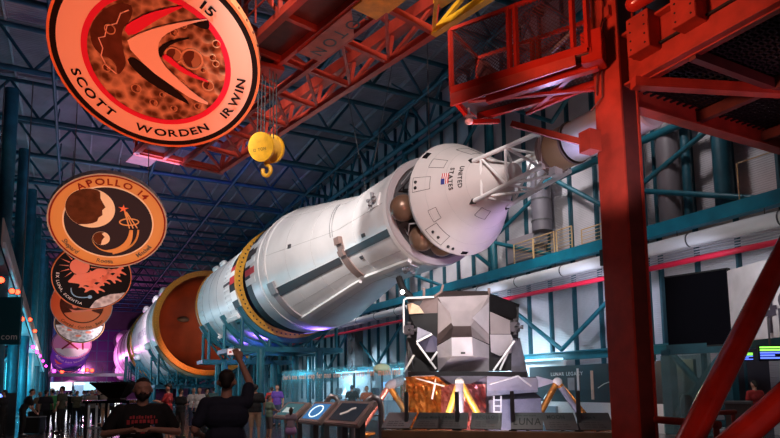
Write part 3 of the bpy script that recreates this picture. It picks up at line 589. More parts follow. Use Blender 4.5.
sw([(-.277, .336), (-.121, .452), (.059, .537), (.33, .617), (.165, .517), (.032, .437), (-.23, .24)], mo['pink'], .07)
sw([(-.298, .004), (-.243, .046), (-.124, -.032), (.026, -.167), (.31, -.459), (.108, -.356), (-.084, -.236), (-.204, -.134)], mo['black'], .06)
sw([(-.291, .189), (-.144, .294), (.089, .394), (.317, .463), (.544, .512), (.381, .46), (.148, .35), (.041, .253), (.01, .127), (.045, .004), (.165, -.134), (.323, -.295), (.499, -.421), (.317, -.376), (.121, -.235), (-.096, -.066)], mo['cream'], .08)
BOLD[0] = .022; D.arctext('SCOTT   WORDEN   IRWIN', .855, PI-.03, .123, mo['black'], False, 1.38, .17); D.arctext('APOLLO 15', .745, .12, .125, mo['black'], True, 1.4, .22)
for k in range(48): MB().box(D.p(1.004, 2*PI*k/48, -.1), (.03, .03, .05)).obj('rim_clip', mo['brown'], D.t)
# second
D = Disc(1, 'orange banded emblem disc with big shaded moon, small globe and comet tail on dark sky', mo['greyrim'])
D.ring('ochre_band', .75, .975, mo['ochre'], -.05, .02); D.ring('red_edge', .945, .98, mo['dred'], -.05, .024); D.ring('pale_ring', .735, .76, mo['pale'], -.05, .035); D.disk('night_field', .74, mo['navy'], .015)
m_ = D.disk('shaded_moon', .4, mo['pale'], .035, -.32, .27)
D.shape('moon_shadow', [(-.32+.395*math.cos(t), .27+.395*math.sin(t)) for t in [PI*.42+i*PI*.93/20 for i in range(21)]]+[(-.36, -.06), (-.27, -.03), (-.2, .02), (-.18, .1), (-.12, .16), (-.13, .26), (-.08, .33), (-.13, .42), (-.17, .5), (-.18, .62)], mo['brown'], .045, m_)
e_ = D.disk('small_globe', .145, mo['pale'], .04, -.114, -.341); D.shape('globe_shadow', [(-.114+.14*math.cos(t), -.341+.14*math.sin(t)) for t in [PI*.4+i*PI*1.1/14 for i in range(15)]]+[(-.1, -.38), (-.06, -.3), (-.11, -.24)], mo['brown'], .05, e_)
D.shape('star', [(.215+(.09 if i % 2 == 0 else .03)*math.sin(2*PI*i/10), .339+(.09 if i % 2 == 0 else .03)*math.cos(2*PI*i/10)) for i in range(10)], mo['salmon'], .05)
D.line('halo', [(.332+.16*math.cos(t), .075+.07*math.sin(t)+.02*math.cos(t)) for t in [2*PI*i/40 for i in range(41)]], mo['gold'], .012, .05)
for a, b in (((.24, .29), (.345, -.06)), ((.255, .28), (.41, -.05)), ((.27, .28), (.48, -.04))): D.line('star_ray', [a, b], mo['gold'], .012, .045)
D.shape('comet_tail', bez((.35, -.1), (.35, -.5), (-.02, -.6))+bez((-.02, -.6), (-.2, -.6), (-.274, -.36))+bez((-.25, -.45), (-.15, -.64), (.05, -.64))+bez((.1, -.64), (.46, -.6), (.41, -.1)), mo['ochre'], .04)
D.line('comet_streak', bez((.5, -.08), (.53, -.5), (.1, -.66)), mo['ochre'], .02, .035)
for k in range(60): MB().box(D.p(1.005, 2*PI*k/60, -.1), (.05, .05, .09)).obj('rim_clip', M['steel'], D.t)
D.arctext('APOLLO 14', .79, .03, .17, mo['dred'], True, 1.1, .22)
BOLD[0] = .01
for st, a in (('Shepard', PI+.82), ('Roosa', PI+.03), ('Mitchell', PI-.86)): D.arctext(st, .89, a, .13, mo['slate'], False, .9, .05)
# third
D = Disc(2, 'black emblem disc reading EX LUNA SCIENTIA with red sun and galloping horses', mo['orange'])
D.disk('night_field', .97, mo['black'], .015)
s_ = D.disk('red_sun', .24, mo['salmon'], .03, -.33, .30)
for k in range(16):
    a = 2*PI*k/16; D.shape('sun_ray', [(-.33+.27*math.cos(a-.06), .3+.27*math.sin(a-.06)), (-.33+.27*math.cos(a+.06), .3+.27*math.sin(a+.06)), (-.33+.5*math.cos(a), .3+.5*math.sin(a))], mo['salmon'], .025, s_)
D.shape('flowing_manes', [(-.62, -.2), (-.5, -.05), (-.45, .06), (-.2, .1), (0, .2), (.1, .3), (.35, .3), (.3, .15), (.1, -.1), (-.15, -.25), (-.4, -.2)], mo['salmon'], .045, None, 2)
for x, y in ((-.25, -.22), (.02, -.1), (.3, 0), (.1, .12), (.4, .22), (-.1, -.35)): horse(D, x, y, 1)
D.shape('lunar_horizon', [(.955*math.cos(t), .955*math.sin(t)) for t in [-PI*.5+i*PI*.365/16 for i in range(17)]]+[(.72, -.44), (.5, -.48), (.3, -.58), (.12, -.72)], mo['moon2'], .03)
D.line('blue_trail', bez((-.5, -.36), (-.5, -.72), (-.03, -.6)), mo['blue'], .016, .05); D.disk('small_globe', .055, mo['blue'], .05, -.02, -.6)
D.arctext('EX LUNA, SCIENTIA', .88, PI+.95, .105, mo['pale'], False, 1.1, .2); D.arctext('APOLLO XIII', .8, .2, .13, mo['pale'], True, 1.1, .2)
# fourth
D = Disc(3, 'orange banded emblem disc with small lettering below a dark field with sailing ship', mo['greyrim'])
D.ring('orange_band', .68, .975, mo['orange'], -.05, .02); D.ring('dark_ring', .66, .7, mo['brown'], -.05, .03); D.disk('dark_sky', .68, mo['brown'], .015)
D.shape('lunar_ground', [(.66*math.cos(t), .66*math.sin(t)) for t in [PI+.5+i*(PI-1)/20 for i in range(21)]]+[(.3, -.2), (-.2, -.25)], mo['orange'], .03)
D.shape('ship_hull', [(-.3, -.28), (.3, -.2), (.38, -.1), (.25, -.14), (-.2, -.2), (-.4, -.15)], mo['salmon'], .05)
for x in (-.22, 0, .2): D.shape('sail', [(x-.1, -.12), (x+.1, -.1), (x+.08, .18), (x-.06, .16)], mo['salmon'], .055, None, 1)
D.arctext('Conrad · Gordon · Bean', .91, PI, .15, mo['brown'], False, .95, .1); D.arctext('APOLLO XII', .76, 0, .15, mo['brown'], True, 1.1, .2)
# fifth
D = Disc(4, 'emblem disc with eagle over pale pink lunar ground, partly hidden below the sailing ship disc', mo['ochre'])
D.disk('dark_sky', .94, mo['brown'], .015); D.shape('lunar_ground', [(.92*math.cos(t), .92*math.sin(t)) for t in [PI+.05+i*(PI-.1)/24 for i in range(25)]]+[(.4, .02), (0, .06), (-.4, 0)], mo['moon2'], .03)
D.shape('eagle', [(-.5, .55), (-.2, .35), (0, .2), (.25, .4), (.6, .55), (.4, .2), (.2, -.02), (.1, -.2), (-.02, -.12), (-.1, -.2), (-.15, 0), (-.4, .2)], mo['dred'], .05, None, 1)
for x, y, r in ((-.4, -.3, .1), (.35, -.4, .12), (-.05, -.6, .12), (.6, -.15, .07), (-.65, -.15, .06)): D.disk('crater', r, mo['salmon'], .04, x, y, None, .5, 20)
D.arctext('APOLLO 11', .74, 0, .16, mo['pale'], True, 1.1, .2)
# sixth
D = Disc(5, 'pink rimmed emblem disc with a curved numeral shape, above the purple lettered disc', mo['magenta'])
D.disk('mauve_field', .95, mo['magenta'], .015); D.shape('lunar_ground', [(.9*math.cos(t), .9*math.sin(t)) for t in [PI+.3+i*(PI-.6)/20 for i in range(21)]], mo['pale'], .03)
D.line('numeral_bar', [(-.5, .5), (.3, -.3)], mo['dred'], .05, .05); D.line('numeral_bar', [(-.5, -.3), (.3, .5)], mo['dred'], .05, .05); D.line('numeral_post', [(.55, -.3), (.55, .5)], mo['dred'], .05, .05)
D.arctext('CERNAN STAFFORD YOUNG', .9, PI, .11, mo['purple'], False, 1, .15)
# seventh to ninth
D = Disc(6, 'purple emblem disc with white crew lettering along the lower edge, third from the far end', mo['purple'])
D.disk('purple_field', .97, mo['purple'], .015); D.disk('pink_centre', .55, mo['magenta'], .03, 0, .25); D.arctext('McDivitt Scott Schweickart', .86, PI, .2, mo['pale'], False, .8, .1); D.arctext('APOLLO IX', .7, 0, .2, mo['pale'], True, 1, .15)
D = Disc(7, 'red and purple emblem disc with looped figure eight band, second from the far end', mo['purple'])
D.disk('purple_field', .97, mo['purple'], .015); D.line('loop_band', [(.7*math.sin(t), .35*math.sin(2*t)) for t in [2*PI*i/48 for i in range(49)]], mo['salmon'], .07, .05); D.arctext('BORMAN LOVELL ANDERS', .88, PI, .13, mo['pale'], False, 1, .15)
D = Disc(8, 'farthest small violet emblem disc with pale globe and orange ring of fire', mo['purple'])
D.disk('purple_field', .97, mo['navy'], .015); D.disk('globe', .45, mo['blue'], .03); D.ring('fire_ring', .6, .75, mo['salmon'], 0, .04); D.arctext('SCHIRRA EISELE CUNNINGHAM', .92, PI, .12, mo['pale'], False, 1, .15)
# ------------------------------------------------------------------ overhead red swing arm
ad = V((-.2164, .9763, 0)).normalized(); ar = V((ad.y, -ad.x, 0))
def A(s, t, z): return ad*s+ar*t+V((0, 0, z))
Z0 = 12.2
g = T('swing_arm', 'long red and yellow steel access arm with trussed sides running overhead above the spacecraft', 'gantry arm', A(19, 10, Z0), None)
def seg(name, t, z, w, h, s0=9.5, s1=27, fn=bar):
    for a, b, m in ((s0, 12.1, 'yellow'), (12.1, s1, 'red')):
        if m == 'yellow': bar(g, name, A(a, t, z), A(b, t, z), w, M[m], h)
        else: bar(g, name, A(a, t, z), A(b, t, z), w, M[m], h)
seg('bottom_chord', 8.1, Z0, .22, .25); seg('bottom_chord', 9.3, Z0, .14, .22); seg('bottom_chord', 10.2, Z0, .16, .24); seg('bottom_chord', 12.05, Z0, .22, .22)
seg('top_chord', 12.25, Z0+1.15, .38, .42); seg('top_chord', 8.0, Z0+2.6, .25, .25)
for k in range(9):
    s = 10+2.1*k; m = M['yellow'] if s < 12 else M['red']
    bar(g, 'cross_beam', A(s, 8.1, Z0+.05), A(s, 12.05, Z0+.05), .14, m, .2)
    bar(g, 'truss_post', A(s, 12.05, Z0), A(s, 12.25, Z0+1.15), .12, m); bar(g, 'truss_diagonal', A(s, 12.25, Z0+1.1), A(min(s+2.1, 27), 12.05, Z0), .12, m)
    bar(g, 'floor_diagonal', A(s, 10.2, Z0+.02), A(min(s+2.1, 27), 12.05, Z0+.02), .1, m)
    bar(g, 'side_post', A(s, 8.05, Z0), A(s, 8.0, Z0+2.6), .12, m); bar(g, 'side_diagonal', A(s, 8.05, Z0), A(min(s+2.1, 27), 8.0, Z0+2.6), .1, m)
    bar(g, 'top_beam', A(s, 8.0, Z0+2.6), A(s, 12.25, Z0+1.3), .12, m)
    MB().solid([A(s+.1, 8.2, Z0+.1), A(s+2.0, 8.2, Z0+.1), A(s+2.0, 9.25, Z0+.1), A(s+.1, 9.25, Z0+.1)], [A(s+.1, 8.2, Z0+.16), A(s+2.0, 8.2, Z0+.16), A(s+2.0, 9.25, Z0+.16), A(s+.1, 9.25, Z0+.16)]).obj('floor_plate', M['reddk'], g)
for z in (.45, .9, 1.35): tube(g, 'hand_rail', A(10, 7.7, Z0+z), A(26.5, 7.7, Z0+z), .03, M['red'], n=6)
for k in range(17): tube(g, 'rail_post', A(10+k, 7.7, Z0), A(10+k, 7.7, Z0+1.35), .03, M['red'], n=6)
sa, sb = 15.05, 15.35; L_ = lambda z: [A(sa-2.5, 9.33, z), A(sb, 9.33, z), A(sb, 10.17, z), A(sa-1.5, 10.17, z)]
pl = MB().solid(L_(Z0-.16), L_(Z0-.1)).obj('lettered_plate', mat('plate_red', (.42, .09, .06), .55, 0, .35, 2), g)
# letters read with their feet towards the right hand chord, starting at the far end
fm = lambda x, y: A(sb-.3-x, 9.98-y, Z0-.168)
MB().solid([A(11, 9.33, Z0-.16), A(12.5, 9.33, Z0-.16), A(12.5, 10.17, Z0-.16), A(11, 10.17, Z0-.16)], [A(11, 9.33, Z0-.1), A(12.5, 9.33, Z0-.1), A(12.5, 10.17, Z0-.1), A(11, 10.17, Z0-.1)]).obj('yellow_plate', M['yellow'], g)
x0 = 0
for ch, dx in (('N', 0), ('O', .58), ('T', 1.16), ('O', 1.74), ('I', 2.4)):
    inv = ch == 'T'
    text(pl, 'letter', ch, .58, (lambda x, y, dx=dx: fm(x+dx, y)) if not inv else (lambda x, y, dx=dx: fm(.38-x+dx, .42-y)), M['stripgrey'], .1, 1)
for t in (8.1, 10.2): bar(g, 'end_beam', A(27, t, Z0), A(27, t+2, Z0), .2, M['red'], .25)
bar(g, 'end_post', A(27, 12.05, Z0), A(27, 12.25, Z0+1.15), .14, M['red'])
for t in (8.3, 11.8): tube(g, 'suspension_rod', A(25, t, Z0+1.2), A(25, t, 17.6), .05, M['reddk'], n=8); tube(g, 'suspension_rod', A(14, t, Z0+1.2), A(14, t, 17.6), .05, M['reddk'], n=8)
# hook block
hp = P(267, 148, D=19.5); hk = T('crane_hook_block', 'yellow crane pulley block with hook hanging under the red arm', 'hook block', hp, None)
ha = V((-.72, -.62, -.25)).normalized(); R_ = .46
for o, nm in ((.28, 'cheek_plate'), (-.34, 'cheek_plate')): MB().lathe([(0, 0), (0, R_), (.1, R_), (.1, 0)], hp+ha*o, ha, n=32).obj(nm, M['yellow'], hk, smooth=True, angle=30)
MB().lathe([(-.24, .40), (-.1, .3), (.0, .38), (.1, .3), (.24, .40), (.24, 0), (-.24, 0)], hp, ha, n=28).obj('sheave', mat('dull_yellow', (.5, .26, .02), .5), hk, smooth=True)
hu = V((0, 0, 1)).cross(ha).normalized(); hv = ha.cross(hu)
text(hk, 'lettering', '12 TON', .13, lambda x, y: hp+ha*.385+hu*(x-.28)+hv*(y-.12), M['ink'], .15, 1)
hz = hp+V((.0, 0, -.42)); MB().tube(hz+V((0, 0, .2)), hz-V((0, 0, .14)), .1).obj('swivel', M['yellow'], hk)
MB().sweep([hz+V((0, 0, -.1))]+[hz+V((0, 0, -.34))+hu*(.15*math.sin(t))+V((0, 0, .17*math.cos(t))) for t in [i*.4 for i in range(14)]], .065, 10).obj('hook', M['yellow'], hk, smooth=True)
for o in (-.2, 0, .2): tube(hk, 'wire_rope', hp+ha*o+hu*.25, V((hp.x, hp.y, 12.0))+ha*o+hu*.2, .02, M['black'], n=6); tube(hk, 'wire_rope', hp+ha*o-hu*.25, V((hp.x, hp.y, 12.0))+ha*o-hu*.2, .02, M['black'], n=6)
box(hk, 'rope_anchor', (hp.x, hp.y, 12.05), (.9, .7, .14), M['red'])
# ------------------------------------------------------------------ red launch tower on the right
tw = T('launch_tower', 'dark red steel tower column with bolted plates and an overhead grating platform, at the right', 'tower', (9.6, 8.2, 0), None)
cx0, cx1, cy0, cy1 = 9.37, 9.9, 7.94, 8.6
box(tw, 'column_flange', (cx0+.03, 8.27, 6), (.06, .66, 12), M['red'], bevel=.006); box(tw, 'column_flange', (cx1-.03, 8.27, 6), (.06, .66, 12), M['red'], bevel=.006)
box(tw, 'column_web', ((cx0+cx1)/2, 8.2, 6), (.45, .06, 12), M['red'])
box(tw, 'column_shade_side', ((cx0+cx1)/2, 7.985, 6), (.43, .03, 12), M['reddk'])  # dull red puts the shade of the column's unlit side into the colour
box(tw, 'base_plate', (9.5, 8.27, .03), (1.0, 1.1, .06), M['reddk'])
zb = 7.62; gx = 9.68
g1 = MB().box((gx, 4.4, zb+.5), (.03, 7.2, 1.1)).obj('girder_web', M['red'], tw)
box(tw, 'girder_flange', (gx, 4.4, zb), (.34, 7.2, .05), M['red']); box(tw, 'girder_flange', (gx, 4.4, zb+1.05), (.34, 7.2, .05), M['red'])
for px, py, s in ((638, 33, .5), (683, 4, .48)):
    p = P(px, py, X=9.35); b = box(tw, 'gusset_box', (9.5, p.y, p.z), (.35, s*1.0, s*1.5), M['red'], bevel=.01)
    for i in (-1, 1):
        for j in range(4): MB().lathe([(0, .018), (.012, .018), (.012, 0)], (9.325, p.y+i*s*.32, p.z-s*.55+j*s*.36), (-1, 0, 0), n=10).obj('bolt', M['black'], b)
p = P(655, 2, X=9.3); MB().capsule((9.1, p.y+.3, p.z+.1), (9.3, p.y-.2, p.z+.25), .16, .2).obj('rounded_fairing', M['redt'], tw, smooth=True)
zc = 7.6
box(tw, 'cross_girder', (13.2, 8.27, zc), (6.4, .05, .42), M['red']); box(tw, 'cross_flange', (13.2, 8.27, zc-.21), (6.4, .28, .04), M['red']); box(tw, 'cross_flange', (13.2, 8.27, zc+.2), (6.4, .28, .04), M['red'])
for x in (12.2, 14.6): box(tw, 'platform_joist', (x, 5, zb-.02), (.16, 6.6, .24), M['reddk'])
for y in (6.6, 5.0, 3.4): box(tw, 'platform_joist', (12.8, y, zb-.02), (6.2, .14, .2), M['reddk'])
box(tw, 'knee_brace_beam', (11.6, 6.9, zb-.1), (4.6, .2, .2), M['red'], rz=-.35)
gr = MB()
for k in range(64): gr.box((12.8, 1.8+k*.1, zb+.15), (6.2, .035, .05))
for k in range(30): gr.box((9.8+k*.21, 5, zb+.15), (.05, 6.5, .05))
gr.obj('grating', mat('grating_black', (.014, .01, .01), .7, spec=.2), tw)
box(tw, 'deck_plate', (12.4, 4.6, zb+.5), (5.6, 6.4, .04), M['black'])
MB().sweep([V((9.32, 8.1, 9.2)), V((9.3, 8.2, 9.0)), V((9.3, 8.3, 8.3)), V((9.32, 8.35, 7.5)), V((9.25, 8.6, 7.3))], .018, 6).obj('conduit', M['reddk'], tw, smooth=True)
MB().sweep([V((9.32, 8.2, 9.2)), V((9.3, 8.3, 8.95)), V((9.3, 8.4, 8.3)), V((9.32, 8.5, 7.6))], .018, 6).obj('conduit', M['reddk'], tw, smooth=True); box(tw, 'junction_box', (9.32, 8.12, 9.2), (.1, .16, .22), M['red'])
# white room cage
A0, B0 = V((7.31, 10.81, 8.3)), V((8.78, 8.16, 8.3)); cu = (B0-A0).normalized(); cw = V((cu.y, -cu.x, 0))*-1 if V((cu.y, -cu.x, 0)).y < 0 else V((cu.y, -cu.x, 0))
cw = V((.874, .485, 0)); LC = (B0-A0).length; HC = 1.46; WC = 1.45
def CG(a, b, z): return A0+cu*a+cw*b+V((0, 0, z))
cg = T('access_cage', 'red mesh sided access cage cantilevered left from the red tower column', 'cage', CG(LC/2, WC/2, 0), None)
for b in (0, WC):
    bar(cg, 'bottom_rail', CG(0, b, 0), CG(LC, b, 0), .12, M['redt'], .16); bar(cg, 'top_rail', CG(0, b, HC), CG(LC, b, HC), .07, M['redt'], .08)
    for a in (0, 1.4, 1.55, 2.75, LC): bar(cg, 'post', CG(a, b, 0), CG(a, b, HC), .09, M['redt'])
    msh = MB()
    for k in range(42):
        a = k*.085-1.5
        for sgn in (0, 1):
            p0, p1 = (a, 0), (a+HC, HC)
            lo, hi = max(a, 0), min(a+HC, LC)
            if hi <= lo: continue
            z0, z1 = lo-a, hi-a
            if sgn: z0, z1 = HC-z0, HC-z1
            msh.tube(CG(lo, b, z0), CG(hi, b, z1), .006, n=4)
    msh.obj('wire_mesh', M['reddk'], cg)
for a in (0, LC): bar(cg, 'end_rail', CG(a, 0, 0), CG(a, WC, 0), .12, M['redt'], .16); bar(cg, 'end_rail', CG(a, 0, HC), CG(a, WC, HC), .07, M['redt'], .08)
bar(cg, 'mid_rail', CG(.9, WC, .5), CG(LC, WC, .75), .08, M['red'], .14); bar(cg, 'inner_strut', CG(.1, WC, 1.2), CG(.9, WC*.6, .1), .22, M['reddk'], .3); bar(cg, 'inner_pipe', CG(.8, WC, .3), CG(LC-.6, WC, 1.4), .07, M['grey'])
fl = MB().solid([CG(0, 0, -.1), CG(LC, 0, -.1), CG(LC, WC, -.1), CG(0, WC, -.1)], [CG(0, 0, -.06), CG(LC, 0, -.06), CG(LC, WC, -.06), CG(0, WC, -.06)]).obj('floor_plate', mat('perforated_plate', (.07, .045, .04), .5, .3), cg)
hl = MB()
for i in range(26):
    for j in range(9): hl.box(CG(.6+i*.09, .25+j*.1, -.105), (.03, .03, .01), .5)
tag(hl.obj('perforations', mat('hole_grey', (.22, .2, .2), .5), fl), kind='stuff')
bar(cg, 'skirt_plate', CG(-.02, -.03, -.2), CG(LC-.25, -.03, -.12), .05, M['red'], .34)
bar(cg, 'under_beam', CG(.7, .35, -.24), CG(LC+.1, .35, -.2), .16, M['redt'], .22); bar(cg, 'under_beam', CG(.1, WC*.8, -.2), CG(LC, WC*.8, -.2), .12, M['redt'], .16)
bar(cg, 'cross_brace', CG(1.3, WC, -.28), CG(LC, .1, -.2), .1, M['redt'], .06); bar(cg, 'cross_brace', CG(.3, .2, -.24), CG(LC, WC*.8, -.34), .1, M['redt'], .06); bar(cg, 'cross_brace', CG(1.2, WC*1.0, -.3), CG(LC+.2, WC*.6, -.3), .08, M['redt'], .06)
MB().box(CG(LC+.05, .25, .06), (.4, .45, .66), -1.06).obj('end_box', M['redt'], cg, bevel=.01)
bar(cg, 'end_slope', CG(0, 0, -.14), CG(.15, WC*.5, -.5), .1, M['redt']); bar(cg, 'end_slope', CG(.15, WC*.5, -.5), CG(.5, WC, -.3), .1, M['redt'])
q0 = P(512, 124, D=13.0); q1 = P(584, 143, D=12.1); bar(cg, 'lower_strut', q0, q1, .12, M['red'], .12); MB().box(P(590, 142, D=12.05), (.3, .3, .42)).obj('strut_plate', M['red'], cg)
cmr = P(469, 121, D=13.3); c = T('dome_camera', 'small white dome camera under the red cage', 'camera', cmr, None)
MB().ball(cmr, .09, 16).obj('dome', M['white2'], c, smooth=True); tube(c, 'stem', cmr, cmr+V((0, 0, .3)), .025, M['white2']); MB().lathe([(0, .1), (.06, .1), (.06, 0)], cmr+V((0, 0, .05)), (0, 0, 1), n=16).obj('cap', M['grey'], c)
# tubular braces
for k, (a, b, r, lb) in enumerate(((P(684, 452, D=9.4), P(807, 205, D=13.6), .205, 'glossy red tube brace rising to the right in front of the dark screen'), (P(716, 458, D=8.4), P(860, 330, D=9.5), .2, 'glossy red tube brace cutting across the lower right corner'))):
    c = T('tube_brace', lb, 'brace', a, 'red tube braces')
    tube(c, 'tube', a, b, r, M['redt'], n=40); MB().lathe([(0, r*1.004), (.03, r*1.02), (.06, r*1.004)], a+(b-a)*.04, b-a, n=32).obj('weld_band', M['redt'], c, smooth=True)
p = P(650, 419, D=11.6); q = P(720, 425, D=10.5)
c = T('tower_railing', 'low red pipe railing between the tower column and the tube brace', 'railing', p, None)
tube(c, 'top_rail', p, q, .07, M['red']); tube(c, 'mid_rail', p-V((0, 0, .4)), q-V((0, 0, .4)), .05, M['red'])
for f in (0.05, .5, .95): pp = p.lerp(q, f); tube(c, 'post', (pp.x, pp.y, 0), pp, .05, M['red'])
p = P(690, 414, D=11.9); q = P(735, 412, D=12.6); c = T('tower_railing', 'shorter red pipe railing behind the first tube brace', 'railing', p, None); tube(c, 'top_rail', p, q, .05, M['red'])
for f in (.05, .95): pp = p.lerp(q, f); tube(c, 'post', (pp.x, pp.y, 0), pp, .04, M['red'])
f2 = lambda v, z: V((v.x, v.y, z))
# ------------------------------------------------------------------ lunar lander (front faces the camera)
lq = lambda px, py, d: P(px, py, D=d)
foil = mat('amber_foil', (.92, .30, .07), .27, .6, .4, 6, 1.0, bscale=5); foilp = mat('pink_gold_foil', (.9, .28, .25), .27, .6, .35, 6, 1.0, bscale=5); foily = mat('yellow_foil', (.92, .5, .08), .34, .35, .35, 8, .9, bscale=8)
silv = mat('silver_panel', (.55, .48, .49), .5, .1, .12, 1.5, .15, bscale=3); whp = mat('white_panel', (.74, .70, .74), .45, .1, .1, 2, .3, bscale=3); brz = mat('dark_bronze_panel', (.16, .115, .11), .45, .3, .2, 2)
blk = mat('black_panel', (.012, .011, .013), .5, 0, .4, 3); lav = mat('grey_blanket', (.30, .29, .36), .6, 0, .15, 4, .4, bscale=5); tanp = mat('tan_panel', (.55, .36, .22), .5, 0, .3, 5)
lo = lq(470, 440, 20.5); lo.z = 0
ld = T('lunar_lander', 'faceted silver and black lunar lander on amber foil base with splayed legs, below the capsule', 'lunar lander', lo, None)
def facets(name, vs, fs, m, t=.03):
    """panels sharing edges, given a little thickness backwards"""
    b = MB(); pts = [lq(*v) for v in vs]; back = (RW @ V((0, 0, -1)))
    A_ = [b.bm.verts.new(p) for p in pts]
    for f in fs: b.bm.faces.new([A_[i] for i in f])
    g = bmesh.ops.solidify(b.bm, geom=b.bm.faces[:], thickness=t)
    return b.obj(name, m, ld)
# body core behind the facets
core = MB(); L1 = [lq(x, y, 20.6) for x, y in ((437, 298), (489, 297), (519, 308), (517, 371), (408, 371), (407, 303))]; core.solid(L1, [lq(x, y, 23) for x, y in ((442, 303), (486, 303), (508, 310), (506, 366), (416, 366), (416, 308))]); core.obj('crew_cabin', blk, ld)
facets('upper_face', [(438, 297, 20.3), (489, 295, 20.3), (471, 326, 19.8), (453, 326, 19.8), (452, 311, 20.1), (472, 311, 20.1)], [(0, 1, 5, 4), (4, 5, 2, 3), (0, 4, 3), (1, 2, 5)], silv)
facets('side_face', [(438, 297, 20.3), (453, 326, 19.8), (451.6, 337, 19.25), (437, 345, 20.2)], [(0, 1, 2, 3)], brz)
facets('side_face', [(489, 295, 20.3), (489, 344, 20.2), (472, 336.5, 19.25), (471, 326, 19.8)], [(0, 1, 2, 3)], silv)
facets('hatch_overhang', [(453, 326, 19.8), (471, 326, 19.8), (472, 336.5, 19.25), (451.6, 337, 19.25)], [(0, 1, 2, 3)], brz)
facets('side_flap', [(489, 302, 20.25), (472, 318, 19.7), (489, 334, 20.1)], [(0, 1, 2)], whp)
facets('side_flap', [(438, 300, 20.25), (450, 313, 19.85), (452, 322, 19.8), (438, 334, 20.1)], [(0, 1, 2, 3)], silv)
facets('front_hatch_face', [(437, 346, 20.15), (451.6, 337.5, 19.2), (472, 337, 19.2), (489, 345, 20.15), (437.5, 358, 20.0), (452, 356, 19.15), (473, 356, 19.15), (489, 358, 20.0), (438, 372, 20.3), (489, 372, 20.3)], [(0, 1, 5, 4), (1, 2, 6, 5), (2, 3, 7, 6), (4, 5, 6, 7, 9, 8)], whp)
MB().box(lq(463, 353, 19.15), (.14, .03, .06), -.6).obj('latch', M['black'], ld)
facets('roof_panel', [(438, 297, 20.3), (489, 295, 20.3), (488, 291, 21.2), (441, 291, 21.2)], [(0, 1, 2, 3)], brz)
# left wing
facets('left_shoulder', [(407, 298, 20.9), (438, 297, 20.4), (438, 313, 20.3), (420, 315, 20.5), (408, 304, 20.8)], [(0, 1, 2, 3, 4)], brz)
facets('left_cheek', [(404, 303, 20.8), (409, 314, 20.4), (438, 313, 20.3), (437, 372, 20.3), (411, 372, 20.5), (406, 350, 20.7)], [(0, 1, 2, 3, 4, 5)], blk)
facets('docking_window_panel', [(407.5, 304, 20.3), (412, 303, 20.28), (419, 306, 20.25), (424, 313, 20.2), (409, 314, 20.25)], [(0, 1, 2, 3, 4)], tanp)
facets('triangular_window', [(417.5, 327, 20.05), (431.5, 333, 20.0), (416.5, 342, 20.05)], [(0, 1, 2)], mat('pale_window', (.5, .5, .6), .3))
facets('lower_window_panel', [(416.8, 342.5, 20.1), (431.5, 333.5, 20.05), (437, 338, 20.1), (437, 352, 20.1), (425, 352, 20.1)], [(0, 1, 2, 3, 4)], mat('blue_black_panel', (.05, .05, .09), .3))
MB().sweep([lq(x, y, 20.4) for x, y in ((404, 333), (403.5, 306), (404, 300), (407, 298), (434, 297))], .035, 8).obj('handrail_tube', M['white2'], ld, smooth=True)
# right wing
facets('right_shoulder', [(489.5, 293, 20.2), (519.7, 304.5, 20.7), (515, 320, 20.5), (490, 311, 20.1)], [(0, 1, 2, 3)], blk)
facets('right_cheek', [(490, 311.5, 20.1), (510, 320.5, 20.4), (510.5, 334, 20.35), (490.5, 334, 20)], [(0, 1, 2, 3)], silv)
facets('right_lower_cheek', [(490, 334.5, 20), (511, 334.5, 20.35), (513, 339, 20.35), (511.5, 353, 20.5), (500, 356, 20.4), (491, 352, 20.2)], [(0, 1, 2, 3, 4, 5)], whp)
facets('side_blanket', [(512, 338, 20.45), (520, 338, 20.7), (529, 379, 20.6), (511, 379, 20.3)], [(0, 1, 2, 3)], lav)
facets('left_blanket', [(408, 340, 20.75), (412, 352, 20.5), (414, 378, 20.5), (402, 378, 20.9)], [(0, 1, 2, 3)], lav)
for px, py, d in ((515, 327, 20.2), (409, 330, 20.3)):
    c0 = lq(px, py, d); q = MB().box(c0, (.26, .26, .32), .5).obj('thruster_quad', mat('quad_grey', (.07, .06, .07), .5), ld, bevel=.02)
    for k in range(4):
        ax = [RW @ V(v) for v in ((1, 0, .1), (0, 1, .2), (0, -1, .2), (0, 0, 1))][k]
        MB().lathe([(.1, .04), (.16, .04), (.27, .08), (.27, .06), (.16, .03)], c0, ax, n=14).obj('nozzle', M['stripgrey'], q, smooth=True)
for a, b in (((417, 343, 20.0), (436, 369, 19.9)), ((416.5, 342, 20), (432, 334, 19.95)), ((430, 362, 20.2), (437, 352, 20)), ((514.5, 341, 20.1), (493.5, 370.5, 19.9)), ((511, 345, 20.2), (500, 370, 20.1)), ((404, 372, 20.3), (414, 355, 20.3))):
    tube(ld, 'support_strut', lq(*a), lq(*b), .035, M['white2'], n=8)
MB().solid([lq(x, y, 19.9) for x, y in ((408, 371.5), (527, 371.5), (527, 378), (408, 378))], [lq(x, y, 22.6) for x, y in ((412, 371.5), (520, 371.5), (520, 376), (412, 376))]).obj('cabin_skirt', blk, ld)
MB().sweep([lq(434, 297, 20.6), lq(441, 292, 20.7), lq(443, 285, 20.8)], .05, 8).obj('mooring_bracket', M['brown'], ld)
for px in (424, 489): tube(ld, 'antenna_base', lq(px, 297, 20.9), lq(px, 288, 20.9), .05, M['brown'])
